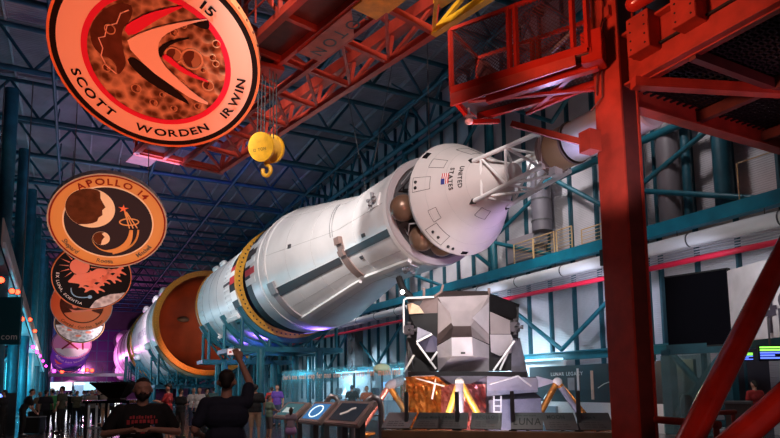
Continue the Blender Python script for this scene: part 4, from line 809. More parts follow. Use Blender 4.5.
# descent stage
oc = lambda y, k: [lq(x, y, d) for x, d in ((406, 20.2), (441, 19.0), (487, 19.0), (537, 20.2), (533, 22.4), (488, 23.6), (442, 23.6), (410, 22.4))]
MB().solid(oc(433, 1), oc(377, 1)).obj('base_core', mat('core_grey', (.16, .15, .19), .6, 0, .2, 4), ld)
def rumple(name, pts, m, nx=13, ny=11, amp=.11):
    a, b_, c_, d_ = [lq(*p) for p in pts]; b = MB(); rnd = random.Random(len(name)+int(pts[0][0])); bk = RW @ V((0, 0, 1))
    for o in (0,):
        g = [[b.bm.verts.new(a.lerp(b_, i/nx).lerp(d_.lerp(c_, i/nx), j/ny)+bk*(rnd.uniform(-amp, amp))) for j in range(ny+1)] for i in range(nx+1)]
    for i in range(nx):
        for j in range(ny):
            b.bm.faces.new((g[i][j], g[i+1][j], g[i+1][j+1])); b.bm.faces.new((g[i][j], g[i+1][j+1], g[i][j+1]))
    bmesh.ops.solidify(b.bm, geom=b.bm.faces[:], thickness=.02)
    return b.obj(name, m, ld)
rumple('amber_foil_panel', [(407, 379, 19.9), (441, 381, 18.8), (443, 431, 18.8), (408, 431, 19.8)], foil)
rumple('foil_flap', [(405, 377, 19.7), (436, 376, 18.7), (449, 386, 18.6), (408, 386, 19.5)], foil, 10, 3)
rumple('pink_foil_panel', [(441, 384, 18.85), (485, 384, 18.85), (487, 431, 18.85), (441, 431, 18.85)], foilp)
rumple('side_foil_panel', [(400, 380, 20.4), (407, 380, 19.9), (407, 431, 19.9), (401, 431, 20.4)], foil, 4, 10)
fk = mat('grey_wing_blanket', (.42, .41, .5), .55, 0, .12, 3, .4, bscale=4)
MB().solid([lq(x, y, d) for x, y, d in ((487, 376, 18.9), (537, 378, 19.8), (538, 392, 19.7), (487, 396, 18.7))], [lq(x, y, d) for x, y, d in ((487, 376, 20), (537, 378, 21), (538, 392, 21), (487, 396, 20))]).obj('wing_blanket', fk, ld)
MB().solid([lq(x, y, d) for x, y, d in ((536, 376, 19.9), (556, 381, 19.6), (553, 383, 19.6), (537, 388, 19.8))], [lq(x, y, d+.5) for x, y, d in ((536, 376, 19.9), (556, 381, 19.6), (553, 383, 19.6), (537, 388, 19.8))]).obj('wing_tip', fk, ld)
MB().solid([lq(x, y, d) for x, y, d in ((440, 376, 18.9), (487, 376, 18.9), (470, 384, 18.4), (452, 384, 18.4))], [lq(x, y, d+.6) for x, y, d in ((440, 376, 18.9), (487, 376, 18.9), (470, 384, 18.4), (452, 384, 18.4))]).obj('porch', lav, ld)
MB().solid([lq(x, y, d) for x, y, d in ((489, 400, 18.6), (541, 398, 19.3), (542, 432, 19.3), (489, 432, 18.6))], [lq(x, y, d) for x, y, d in ((489, 400, 19.6), (541, 398, 20.3), (542, 432, 20.3), (489, 432, 19.6))]).obj('equipment_bay', lav, ld)
MB().solid([lq(x, y, d) for x, y, d in ((488, 400, 18.5), (542, 398, 19.2), (533, 391, 19.9), (494, 393, 19.4))], [lq(x, y+1, d+.5) for x, y, d in ((488, 400, 18.5), (542, 398, 19.2), (533, 391, 19.9), (494, 393, 19.4))]).obj('bay_lid', blk, ld)
tg = tube(ld, 'ladder_rail', lq(494, 396, 18.4), lq(494, 422, 18.3), .025, M['white2'])
tube(ld, 'ladder_rail', lq(501, 396, 18.4), lq(501, 422, 18.3), .025, M['white2'])
for k in range(4): tube(ld, 'ladder_rung', lq(494, 400+k*6, 18.4), lq(501, 400+k*6, 18.4), .02, M['white2'])
for a, b in (((412, 377, 19.6), (444, 386, 18.4)), ((412, 377, 19.6), (434, 376, 18.8)), ((432, 399, 18.6), (436, 378, 18.8)), ((490, 384, 18.5), (518, 376, 18.8)), ((518, 376, 18.8), (531, 386, 19.2))): tube(ld, 'outrigger_strut', lq(*a), lq(*b), .028, M['white2'], n=8)
def leg(a, b, m, r=.1): return tube(ld, 'landing_leg', lq(*a), lq(*b), r, m)
kn = lq(459.5, 382, 17.9); MB().ball(kn, .14, 14).obj('leg_knee', M['white2'], ld)
leg((459, 383, 17.9), (446, 421, 17.8), foily); leg((460.5, 383, 17.9), (481, 420, 17.8), foily); leg((459.5, 383, 17.9), (459, 425, 17.4), lav, .13)
leg((389, 386, 20.2), (362, 428, 20.0), foilp); leg((389, 386, 20.2), (407, 414, 19.9), foil); MB().ball(lq(389, 386, 20.2), .15, 14).obj('leg_knee', M['grey'], ld); leg((389, 386, 20.2), (404, 379, 20.2), lav, .16)
leg((557, 382, 19.6), (541, 412, 19.4), foil); leg((558, 383, 19.6), (597, 430, 19.4), foil); MB().ball(lq(557.5, 382, 19.6), .15, 14).obj('leg_knee', M['white2'], ld); leg((561, 387, 19.55), (584, 420, 19.45), lav, .1)
for px, d in ((362, 20), (459, 17.4), (598, 19.4)):
    f = lq(px, 430, d); MB().lathe([(0, .2), (.1, .45), (.16, .45), (.2, .1)], V((f.x, f.y, .03)), (0, 0, 1), n=24).obj('foot_pad', foil, ld); tube(ld, 'foot_post', V((f.x, f.y, .1)), lq(px, 426, d), .1, foil)
# spotlight on a bracket left of the lander
p = P(401, 290, D=20.6); c = T('bracket_spotlight', 'small black spotlight on bent arm left of the lander roof', 'spotlight', p, None)
MB().sweep([P(399, 278, D=21), P(401, 284, D=20.8), P(404, 291, D=20.6), P(411, 297, D=20.7)], .12, 8).obj('arm', M['black'], c); MB().ball(P(402.5, 292, D=20.4), .07, 10).obj('bulb', lamp('spot_bulb', (1, .97, .9), 14), c)
# ------------------------------------------------------------------ display boards behind the lander
a, b = P(538, 366, X=17.6), P(618, 362, X=17.6)
bd = T('display_board', 'long dark display board headed LUNAR LEGACY under the lower teal beam', 'display board', ((a+b)/2).to_3d(), None); bd.location.z = 0
tz = P(575, 365, X=17.6).z; bz = P(575, 402, X=17.6).z; ym, yn = a.y+.6, b.y-3
MB().box((17.7, (ym+yn)/2, (tz+bz)/2), (.15, abs(ym-yn), tz-bz)).obj('dark_panel', mat('board_dark', (.045, .045, .05), .35), bd); MB().box((17.72, (ym+yn)/2, bz/2), (.2, abs(ym-yn), bz)).obj('pale_base', M['white2'], bd)
p0 = P(551, 376, X=17.61); text(bd, 'lettering', 'LUNAR LEGACY', .2, lambda x, y: p0+V((0, -x, y)), M['white2'], .14, 1.1)
for px, py, sy, sz, m in ((571, 384, .35, .5, 'grey'), (578, 385, .09, 1.3, 'white2'), (557, 386, .5, .5, 'stripgrey'), (592, 385, .12, 1.1, 'cream')):
    p = P(px, py, X=17.6); MB().box((17.61, p.y, p.z), (.03, sy, sz)).obj('picture', M[m], bd)
MB().sweep([P(598, 388, X=17.6), P(604, 384, X=17.6), P(609, 382, X=17.6), P(613, 384, X=17.6)], .018, 5).obj('flight_path_line', M['white2'], bd)
# lit display wall behind the glass
m_lit = lamp('lit_panel', (.42, .78, .95), 1.1); m_lit2 = lamp('lit_screen', (.25, .5, 1), 1.6); m_warm = lamp('warm_panel', (1, .8, .55), 1.6)
for k in range(8):
    y = 20.2+k*3.1; c = T('exhibit_case', 'backlit pale blue exhibit case low on the right wall, %s from the lander' % ORD[k], 'exhibit case', (18, y, 0), 'lit exhibit cases')
    box(c, 'plinth', (17.9, y, .4), (.8, 2.6, .8), mat('plinth', (.2, .25, .3), .5)); box(c, 'back_panel', (18.15, y, 1.75), (.1, 2.5, 1.9), M['white2'] if k % 3 else m_pale)
    box(c, 'light_strip', (17.95, y, 2.75), (.3, 2.4, .08), m_lit)
    if k % 2: box(c, 'screen', (18.05, y-.4, 1.7), (.08, .9, .5), m_lit2)
    box(c, 'exhibit', (17.8, y+.5, 1.2), (.35, .6, .8), M['dgrey'], bevel=.05); MB().lathe([(0, .2), (.3, .3), (.6, .12), (.9, .02)], (17.8, y-.7, .8), (0, 0, 1), n=16).obj('model', M['white2'], c)
c = T('globe_display', 'pale cream globe on a thin stand behind the glass left of the lander', 'model', P(382, 369, D=24), None)
MB().ball(P(382, 369, D=24), .36, 20, (1, 1, .6)).obj('globe', mat('cream_globe', (.8, .75, .4), .5), c, smooth=True); tube(c, 'stem', f2(P(382, 369, D=24), 0), P(382, 369, D=24), .04, M['dgrey'])
# ------------------------------------------------------------------ glass barrier with quotation band
ga, gb = P(282, 372, D=30), P(405, 356, D=19.6); ga.z = gb.z = 2.5; gl = (gb-ga).to_3d(); gl.z = 0; gu = gl.normalized(); glen = gl.length
gt = T('glass_barrier', 'long tall glass barrier carrying a band of pale lettering, behind the kiosks', 'glass barrier', (ga+gb)/2-V((0, 0, 2.5)), None)
npn = 6; gn_ = V((-gu.y, gu.x, 0)); gn_ = -gn_ if gn_.dot(ga) < 0 else gn_
for k in range(npn):
    a, b = ga+gu*(glen*k/npn+.02), ga+gu*(glen*(k+1)/npn-.02)
    lo_ = lambda v: V((v.x, v.y, .5))
    MB().solid([lo_(a), lo_(b), b, a], [v+gn_*.015 for v in (lo_(a), lo_(b), b, a)]).obj('glass_panel', M['glass'], gt)
MB().bar(V((ga.x, ga.y, .25)), V((gb.x, gb.y, .25)), .16, .5).obj('base_plinth', M['dgrey'], gt)
bm_ = mat('band_tint', (.32, .36, .38), .5)
qs = "that's one small step for man one giant leap for mankind"
o0 = ga+V((0, 0, -.42))-gn_*.03
BOLD[0] = .03; tl = textlen(qs, .3, .18, 1.1); text(gt, 'lettering', qs, .3*glen*.96/tl, lambda x, y: o0+gu*(x+.2)+V((0, 0, y)), mat('band_lettering', (.9, .5, .36), .6), .18, 1.1)
BOLD[0] = .01; ca, cb = P(405, 385, D=17.6), P(425, 385, D=16.4)
for (pa, pb, lb) in ((P(660, 356, D=14.6), P(682, 352, D=13.4), 'tall narrow glass show case right of the red tower column'),):
    c = T('glass_case', lb, 'glass case', (pa+pb)/2, None); c.location.z = 0; uu = (pb-pa); uu.z = 0; w = V((-uu.y, uu.x, 0)).normalized()*.6; ztop = pa.z
    for q0, q1 in ((pa, pb), (pb, pb+w), (pa+w, pb+w), (pa, pa+w)):
        f = lambda v, z: V((v.x, v.y, z)); th = w*.02
        MB().solid([f(q0, .5), f(q1, .5), f(q1, ztop), f(q0, ztop)], [v+th+uu*.01 for v in (f(q0, .5), f(q1, .5), f(q1, ztop), f(q0, ztop))]).obj('pane', M['glass2'], c)
    mid = (pa+pb+w)/2; MB().box((mid.x, mid.y, .25), (.7, .7, .5)).obj('base', M['grey'], c); MB().capsule((mid.x, mid.y, .6), (mid.x, mid.y, 1.3), .2, .14).obj('exhibit', M['stripgrey'], c, smooth=True)
# ------------------------------------------------------------------ rail of information panels in front of the lander
ra, rb = P(384, 431, D=16.2), P(640, 431, D=14.3); ru = (rb-ra); ru.z = 0; rl = ru.length; ru.normalize(); rn = V((ru.y, -ru.x, 0)); zl = (ra.z+rb.z)/2
rp = lambda px: ra+ru*((px-384)/256*rl)
kb = T('barrier_plinth', 'low tan topped barrier plinth curving in front of the lander', 'barrier', rp(512)-V((0, 0, zl)), None)
MB().bar(f2(ra, zl-.1), f2(rb, zl-.1), .5, .2).obj('ledge', mat('ledge_tan', (.3, .17, .09), .5, 0, .2, 2), kb, bevel=.02); MB().bar(f2(ra, (zl-.2)/2), f2(rb, (zl-.2)/2), .36, zl-.2).obj('kick_plate', M['dgrey'], kb)
POSTS = (409, 464, 521, 585)
for k, px in enumerate(POSTS):
    p = rp(px)-rn*.05; c = T('barrier_post', 'slim steel post on the plinth holding glass, %s from the left' % ORD[k].replace('nearest', 'first'), 'post', f2(p, zl), 'barrier posts')
    MB().box(f2(p, zl+.5), (.1, .1, 1.0), math.atan2(ru.y, ru.x)).obj('post', M['dgrey'], c, bevel=.01); MB().box(f2(p, zl+.02), (.2, .2, .03), math.atan2(ru.y, ru.x)).obj('foot', M['dgrey'], c)
for k, (x0, x1) in enumerate(((411, 462), (466, 519), (523, 583), (587, 638))):
    a, b = rp(x0)-rn*.05, rp(x1)-rn*.05
    (lambda o_, *a_: setattr(o_, 'name', 'barrier_screen') or tag(o_, *a_))(MB().solid([f2(a, zl+.05), f2(b, zl+.05), f2(b, zl+1.02), f2(a, zl+1.02)], [v+rn*.015 for v in (f2(a, zl+.05), f2(b, zl+.05), f2(b, zl+1.02), f2(a, zl+1.02))]).obj('glass_pane', pane_mat('thin_glass', .03), None), 'clear glass pane between the barrier posts in front of the lander, %s from the left' % ORD[k].replace('nearest', 'first'), 'glass', 'barrier glass')
m_pan = mat('panel_face', (.085, .075, .075), .4); m_pan2 = mat('panel_grey', (.22, .21, .23), .4)
PAN = [(398, 'APOLLO', .0, 'pale grey blank tilted panel at the left end of the rail'), (432, 'Lunar Module', .1, 'dark tilted panel with small text in front of the amber foil'), (459, 'EAGLE 5', .12, 'dark tilted panel with two lines in front of the gold leg'),
       (494, 'APOLLO', .14, 'dark tilted panel with a picture below the ladder'), (535, 'LUNA', .3, 'dark tilted panel reading LUNA in large black letters'), (569, 'MOON', .16, 'leaning panel under the LUNAR LEGACY board'), (602, 'LUNA 9', .1, 'tilted panel beside the red tower column')]
for k, (px, s, ts, lb) in enumerate(PAN):
    c0 = f2(rp(px)+rn*.12, zl); c = T('information_panel', lb, 'information panel', c0, 'tilted panels along the barrier rail')
    hw, hh = .39, .5; e1 = (rn*-.62+V((0, 0, .785))).normalized(); sk = ru*(.25 if px in (432, 398) else (-.25 if px in (569, 602) else 0))
    q = lambda x, y: c0+ru*(x*hw)+(e1+sk)*(y*hh)+V((0, 0, .06)); nf = ru.cross(e1)
    nf = nf if nf.dot(rn) > 0 else -nf
    L0 = [q(-1, 0), q(1, 0), q(1, 1), q(-1, 1)]
    pn = MB().solid(L0, [v-nf*.04 for v in L0]).obj('board', m_pan2 if px == 398 else m_pan, c)
    text(c, 'lettering', s, ts if s == 'LUNA' else ts, lambda x, y: q(-.85 if s == 'LUNA' else -.7, .62 if s != 'LUNA' else .25)+ru*x+(e1+sk)*y+nf*.006, M['ink'] if px != 494 else M['ink'], .12, .8)
    for j in range(3 if s != 'LUNA' else 1): 
        u0 = .12+.13*j if s != 'LUNA' else .78
        text(c, 'small_text', 'Apollo lunar module moon'[:20-3*j], .055, lambda x, y, u0=u0: q(-.7, u0)+ru*x+(e1+sk)*y+nf*.006, M['ink'], .1, 1)
    MB().bar(c0-rn*.26, c0-rn*.26+V((0, 0, .22)), .06).obj('stand', M['dgrey'], c)
    if px == 494: MB().solid([q(.0, .3)+nf*.004, q(.75, .3)+nf*.004, q(.75, .9)+nf*.004, q(.0, .9)+nf*.004], [v+nf*.004 for v in (q(.0, .3), q(.75, .3), q(.75, .9), q(.0, .9))]).obj('picture', M['grey'], c)
# ------------------------------------------------------------------ touch screen kiosks
kf = mat('kiosk_frame', (.42, .32, .29), .4, .1); kscr = mat('kiosk_glass', (.02, .025, .03), .12, emit=(.03, .04, .05), es=.3); kblue = mat('kiosk_blue', (.02, .03, .05), .12, emit=(.06, .22, .5), es=.7); kgrn = mat('kiosk_teal', (.02, .03, .03), .12, emit=(.08, .2, .22), es=.5)
for k, (pl_, pr_, pt_, scr, lb) in enumerate((((272, 414, 20.5), (293, 421, 19.3), (282, 402, 20.9), kgrn, 'tilted touch screen kiosk farthest left, beside the boy in green'), ((297, 418, 18.6), (318, 426, 17.4), (310, 401, 19.0), kblue, 'middle tilted touch screen kiosk with glowing blue ring, right of the little girl'), ((322, 423, 16.6), (356, 425, 15.2), (343, 400, 17.0), kscr, 'largest tilted touch screen kiosk, dark screen, beside the metal arch'))):
    a, b, t_ = P(*pl_[:2], D=pl_[2]), P(*pr_[:2], D=pr_[2]), P(*pt_[:2], D=pt_[2]); z = (a.z+b.z)/2; a.z = b.z = z
    e = (b-a); n2 = V((-e.y, e.x, 0)).normalized(); n2 = n2 if (n2.dot(a) > 0) else -n2
    up = n2*.62+V((0, 0, max(t_.z-z, .5)*1.0)); c = T('touch_screen_kiosk', lb, 'kiosk', f2((a+b)/2+n2*.3, 0), 'touch screen kiosks')
    nf = e.cross(up).normalized(); nf = nf if nf.z > 0 else -nf
    Q = lambda x, y, h=0: a+e*x+up*y+nf*h
    fr = MB().solid([Q(0, 0), Q(1, 0), Q(1, 1), Q(0, 1)], [Q(0, 0, -.14), Q(1, 0, -.14), Q(1, 1, -.14), Q(0, 1, -.14)]).obj('frame', kf, c, bevel=.03)
    MB().solid([Q(.12, .14, .004), Q(.88, .14, .004), Q(.88, .86, .004), Q(.12, .86, .004)], [Q(.12, .14, .012), Q(.88, .14, .012), Q(.88, .86, .012), Q(.12, .86, .012)]).obj('screen', scr, c)
    if k == 1: MB().sweep([Q(.5+.24*math.cos(t), .5+.27*math.sin(t), .014) for t in [2*PI*i/24 for i in range(25)]], .018, 6).obj('ring_graphic', lamp('ring_glow', (.8, .95, 1), 1.2), c)
    if k == 2: MB().sweep([Q(.35, .38, .014), Q(.5, .5, .014), Q(.56, .62, .014), Q(.64, .66, .014)], .03, 6).obj('picture_graphic', lamp('pale_glow', (.7, .55, .5), .5), c)
    if k == 0: MB().solid([Q(.25, .3, .014), Q(.6, .3, .014), Q(.6, .6, .014), Q(.25, .6, .014)], [Q(.25, .3, .016), Q(.6, .3, .016), Q(.6, .6, .016), Q(.25, .6, .016)]).obj('picture_graphic', lamp('grey_glow', (.5, .6, .6), .5), c)
    for x in (.25, .75): p = Q(x, .5, -.14); MB().bar(f2(p, 0), p, .16, .3).obj('pedestal', M['dgrey'], c)
for k, (p0, p1, d, lb) in enumerate((((316, 424), (333, 396), 19.0, 'curved steel arch handrail behind the middle kiosk'), ((352, 424), (375, 397), 16.6, 'curved steel arch handrail right of the largest kiosk'))):
    c = T('arch_handrail', lb, 'handrail', f2(P(p1[0], 430, D=d), 0), 'arched handrails'); (x0, y0), (x1, y1) = p0, p1
    pts = [P(x0, y0, D=d), P(x0+(x1-x0)*.45, y0+(y1-y0)*.6, D=d), P(x0+(x1-x0)*.75, y0+(y1-y0)*.9, D=d), P(x1-2, y1, D=d), P(x1+3, y1+1.5, D=d), P(x1+5.5, y1+6, D=d), P(x1+6.3, y1+14, D=d)]
    pts[0].z = max(pts[0].z, .1); e = pts[-1].copy(); e.z = .0
    MB().sweep([f2(pts[0], 0)]+pts+[e], .085, 12).obj('tube', M['steel'], c, smooth=True); MB().bar(f2(pts[3], .9), f2(pts[5], .9), .05).obj('cross_bar', M['steel'], c)
# ------------------------------------------------------------------ right background
a, b = P(664, 273, D=19), P(727, 272, D=17.6); zt, zb_ = P(690, 271, D=17.8).z, P(690, 345, D=17.8).z; e = b-a; e.z = 0; nf = V((-e.y, e.x, 0)).normalized(); nf = -nf if nf.dot(a) > 0 else nf
def slab(name, a, b, z0, z1, t, m, par, o=0): L = [f2(a, z0)+nf*o, f2(b, z0)+nf*o, f2(b, z1)+nf*o, f2(a, z1)+nf*o]; return MB().solid(L, [v-nf*t for v in L]).obj(name, m, par)
c = T('projection_screen', 'large blank black hanging screen between red tower column and the glossy tube', 'screen', f2((a+b)/2, zb_), None)
slab('screen_face', a, b, zb_, zt, .12, mat('screen_black', (.004, .004, .007), .9, spec=.08), c); slab('screen_frame', a-e*.01, b+e*.01, zb_-.05, zb_, .2, M['black'], c); slab('screen_frame', a-e*.01, b+e*.01, zt, zt+.05, .2, M['black'], c)
for f in (.25, .75): p = a+e*f; bar(c, 'wall_arm', f2(p-nf*.13, zb_+1), f2(p-nf*1.2, zb_+1), .12, M['dgrey'])
a2, b2 = P(727, 272, D=16.8), P(800, 268, D=14.2); z1, z0 = P(727, 271, D=16.8).z, P(735, 342, D=16.5).z; e2 = b2-a2; e2.z = 0; u2 = e2.normalized()
c = T('painted_sign', 'pale grey sign board with large dark letters at the right edge behind red tube', 'sign', f2((a2+b2)/2, z0), None)
slab('board', a2, b2, z0, z1, .1, mat('board_pale', (.55, .52, .53), .5, 0, .15, 2), c)
nf2 = V((-e2.y, e2.x, 0)).normalized(); nf2 = -nf2 if nf2.dot(a2) > 0 else nf2
BOLD[0] = .06
for s, px, py, sz in (('LO', 771, 309, .5), ('TH', 765.5, 332, .72)):
    d0 = 16.8+(14.2-16.8)*(px-727)/73; p = P(px, py, D=1.0); r0 = p-V((0, 0, EYE)); p = V((0, 0, EYE))+r0*(nf2.dot(a2-V((0, 0, EYE)))/nf2.dot(r0))
    text(c, 'lettering', s, sz, lambda x, y: p+u2*x+V((0, 0, y))+nf2*.03, mat('sign_letter', (.05, .04, .06), .5), .1, .9)
for k, (x0, x1, y0, y1, D_, lb) in enumerate(((741, 754, 352, 361, 15.2, 'small monitor with green text left of the larger one'), (759, 786, 345, 361, 14.8, 'larger monitor with green and blue lines at the right edge'))):
    a3, b3 = P(x0, y1, D=D_), P(x1, y1, D=D_); zz0, zz1 = a3.z, P(x0, y0, D=D_).z; u3 = (b3-a3); u3.z = 0; c = T('monitor', lb, 'monitor', f2((a3+b3)/2, zz0), 'monitors with green text'); W_ = u3.length; u3.normalize()
    n3 = V((-u3.y, u3.x, 0)); n3 = -n3 if n3.dot(a3) > 0 else n3
    L = [f2(a3, zz0), f2(b3, zz0), f2(b3, zz1), f2(a3, zz1)]; MB().solid(L, [v-n3*.08 for v in L]).obj('casing', M['black'], c)
    for j in range(5):
        h = (zz1-zz0)/6; z = zz1-h*(j+.9); m = lamp('green_line', (.35, 1, .12), 1.6) if j < 2 else lamp('blue_line', (.12, .2, 1), 1.6)
        LL = [f2(a3+u3*W_*.06, z-h*.3)+n3*.004, f2(a3+u3*W_*(.93 if j != 3 else .6), z-h*.3)+n3*.004, f2(a3+u3*W_*(.93 if j != 3 else .6), z+h*.3)+n3*.004, f2(a3+u3*W_*.06, z+h*.3)+n3*.004]
        MB().solid(LL, [v+n3*.004 for v in LL]).obj('screen_line', m, c)
    tube(c, 'hanger', f2((a3+b3)/2-n3*.05, zz1), f2((a3+b3)/2-n3*.05, zz1+.7), .025, M['dgrey'])
p, q = P(726, 402, D=14.5), P(752, 402, D=14.2); u = (q-p); u.z = 0; c = T('service_counter', 'plain grey brown service counter below the monitors', 'counter', f2((p+q)/2, 0), None)
MB().bar(f2(p, .6), f2(q, .6), .6, 1.2).obj('body', mat('counter_grey', (.16, .13, .13), .5), c); MB().bar(f2(p, 1.22), f2(q, 1.22), .7, .05).obj('worktop', M['grey'], c)
# brace frame and dim recess behind on the right
c = T('brace_frame', 'dark teal X braced frame beneath the black hanging screen', 'frame', f2(P(690, 430, D=18.5), 0), None)
fa, fb = P(668, 350, D=18.8), P(728, 350, D=17.6); z1 = fa.z; z0 = .1
tube(c, 'brace', f2(fa, .6), f2(fb, z1), .1, M['teal_dark']); tube(c, 'brace', f2(fa, z1), f2(fb, .6), .1, M['teal_dark']); bar(c, 'top_beam', f2(fa, z1), f2(fb, z1), .25, M['teal_dark'], .3); bar(c, 'post', f2(fb, 0), f2(fb, z1), .3, M['teal_dark']); bar(c, 'post', f2(fa, 0), f2(fa, z1), .3, M['teal_dark']); bar(c, 'low_beam', f2(fa, .5), f2(fb, .5), .2, M['teal_dark'])
ea, eb = P(732, 350, D=20.5), P(830, 350, D=18.5); struct(MB().bar(f2(ea, 1.5), f2(eb, 1.5), .2, 3.0).obj('wall_recess', M['dark2'] if 'dark2' in M else m_dark, None))
# ------------------------------------------------------------------ far cafe and left hand things
for k, (x0, x1) in enumerate(((50, 72), (74, 96), (98, 120))):
    a, b = P(x0, 390, Y=74), P(x1, 390, Y=74); c = T('cafe_counter', 'brightly lit white cafe counter in the far background, %s' % ('left of three', 'middle of three', 'right of three')[k], 'counter', f2((a+b)/2, 0), 'lit cafe counters')
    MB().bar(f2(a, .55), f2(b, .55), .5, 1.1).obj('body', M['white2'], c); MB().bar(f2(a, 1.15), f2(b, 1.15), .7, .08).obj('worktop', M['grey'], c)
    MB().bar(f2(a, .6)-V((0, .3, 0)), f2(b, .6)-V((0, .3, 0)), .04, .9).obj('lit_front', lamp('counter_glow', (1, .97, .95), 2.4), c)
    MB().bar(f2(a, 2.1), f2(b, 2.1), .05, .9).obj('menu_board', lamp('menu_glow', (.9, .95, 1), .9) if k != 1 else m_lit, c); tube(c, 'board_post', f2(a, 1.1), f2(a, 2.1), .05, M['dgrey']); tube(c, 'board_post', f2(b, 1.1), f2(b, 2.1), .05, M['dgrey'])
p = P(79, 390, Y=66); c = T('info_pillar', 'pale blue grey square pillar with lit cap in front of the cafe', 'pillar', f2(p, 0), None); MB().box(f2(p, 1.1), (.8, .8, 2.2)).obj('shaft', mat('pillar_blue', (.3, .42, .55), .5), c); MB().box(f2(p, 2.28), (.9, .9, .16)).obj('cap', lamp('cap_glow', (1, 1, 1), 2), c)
a, b = P(50, 375, Y=106), P(118, 375, Y=106); c = T('bridge_beam', 'pale lit footbridge beam crossing beneath the far window', 'beam', (a+b)/2, None); MB().bar(V((-9, 106, a.z)), V((20, 106, a.z)), .6, .5).obj('beam', M['white2'], c); 
for k in range(12): tube(c, 'rail_post', (-8+k*2.4, 106, a.z), (-8+k*2.4, 106, a.z+1.2), .05, M['grey'])
MB().sweep([P(55, 392, Y=100), P(62, 384, Y=100), P(70, 381, Y=100), P(76, 382, Y=100)], .25, 8).obj('curved_pipe', M['white2'], c, smooth=True)
for k in range(2):
    tube(c, 'leg', (-7+k*25, 106, 0), (-7+k*25, 106, a.z), .25, M['teal'])
# lit cyan wall panels between the left columns
for k in range(6):
    y = 41+9.15*k; c = T('wall_light_panel', 'cyan lit tall panel between the left columns, %s from the camera' % ORD[k], 'light panel', (-5.6, y, 0), 'cyan lit panels')
    box(c, 'frame', (-5.7, y, 2.3), (.12, 3.4, 4.4), M['teal']); box(c, 'diffuser', (-5.6, y, 2.3), (.06, 3, 4), lamp('cyan_glow', (.08, .75, 1), .8 if k < 1 else 1.8), c) if False else box(c, 'diffuser', (-5.6, y, 2.3), (.06, 3, 4), lamp('cyan_glow', (.08, .75, 1), 1.0 if k < 1 else 3.0))
p, q = P(-6, 430, D=23.5), P(9, 430, D=23.5); zt = P(5, 393, D=23.5).z; u = q-p; u.z = 0; c = T('vending_machine', 'black vending machine with blue lit header at the left edge', 'vending machine', f2((p+q)/2, 0), None)
MB().bar(f2(p, zt/2), f2(q, zt/2), .7, zt).obj('cabinet', M['black'], c); fn = V((u.y, -u.x, 0)).normalized(); fn = -fn if fn.dot(p) > 0 else fn
MB().bar(f2(p, zt-.13)+fn*.37, f2(q, zt-.13)+fn*.37, .04, .2).obj('header', lamp('blue_header', (.15, .25, 1), 2.5), c); MB().bar(f2(p.lerp(q, .55), zt*.55)+fn*.37, f2(p.lerp(q, .9), zt*.55)+fn*.37, .03, 1.1).obj('window', lamp('blue_window', (.25, .5, 1), .8), c)
p = P(33, 431, D=24); p.z = 0; c = T('vendor_table', 'small table under a black cloth at the left, with the man leaning over it', 'table', p, None)
MB().box((p.x, p.y, .33), (.7, .55, .62), -.4).obj('cloth', M['black'], c, bevel=.03); MB().box((p.x, p.y, .655), (.74, .6, .03), -.4).obj('top', M['grey'], c)
o = MB().box((p.x+.05, p.y, .77), (.45, .3, .2), -.4).obj('cash_box', M['black'], None, bevel=.02); tag(o, 'black box standing on the vendor table', 'box')
p = P(200, 425, D=21.5); p.z = 0; c = T('bar_table', 'round table under a black cloth behind the man raising his phone', 'table', p, None)
MB().lathe([(0, .2), (.05, .24), (.8, .24), (.86, .28), (.88, .28), (.88, 0)], p, (0, 0, 1), n=28).obj('cloth', M['black'], c, smooth=True, angle=30); tube(c, 'pole', p, p+V((0, 0, .85)), .05, M['dgrey'])
# funnel stand by the near man
p = P(117, 398, D=9.0); hw = .27; c = T('funnel_stand', 'black inverted pyramid funnel on a small framed table beside the man in black', 'stand', f2(p, 0), None)
zt = P(117, 382, D=9).z; zn = p.z; rz = -.5
R_ = Matrix.Rotation(rz, 3, 'Z'); sq = lambda h, z: [f2(p, z)+R_ @ V(v) for v in ((-h, -h, 0), (h, -h, 0), (h, h, 0), (-h, h, 0))]
MB().solid(sq(.09, zn), sq(hw, zt-.03)).obj('funnel', M['black'], c); MB().solid(sq(hw+.01, zt-.03), sq(hw+.01, zt)).obj('rim', M['black'], c); MB().solid(sq(.34, zn-.07), sq(.34, zn-.03)).obj('table_top', M['blackg'], c); MB().solid(sq(.1, zn-.03), sq(.1, zn)).obj('neck', M['black'], c)
for v in sq(.3, 0): tube(c, 'leg', v, f2(v, zn-.07), .02, M['black'])
for z in (.25, .8): MB().path(sq(.3, z)+[sq(.3, z)[0]], .014).obj('leg_frame', M['black'], c)
for k, px in enumerate((57, 88, 96)):
    p = P(px, 428, D=27); p.z = 0; c = T('queue_post', 'pale grey queue post among the crowd on the left, %s from the left' % ('first', 'second', 'third')[k], 'post', p, 'queue posts'); tube(c, 'pole', p, p+V((0, 0, 1.0)), .05, M['white2']); MB().lathe([(0, .2), (.04, .2), (.05, .05)], p, (0, 0, 1), n=20).obj('base', M['grey'], c)
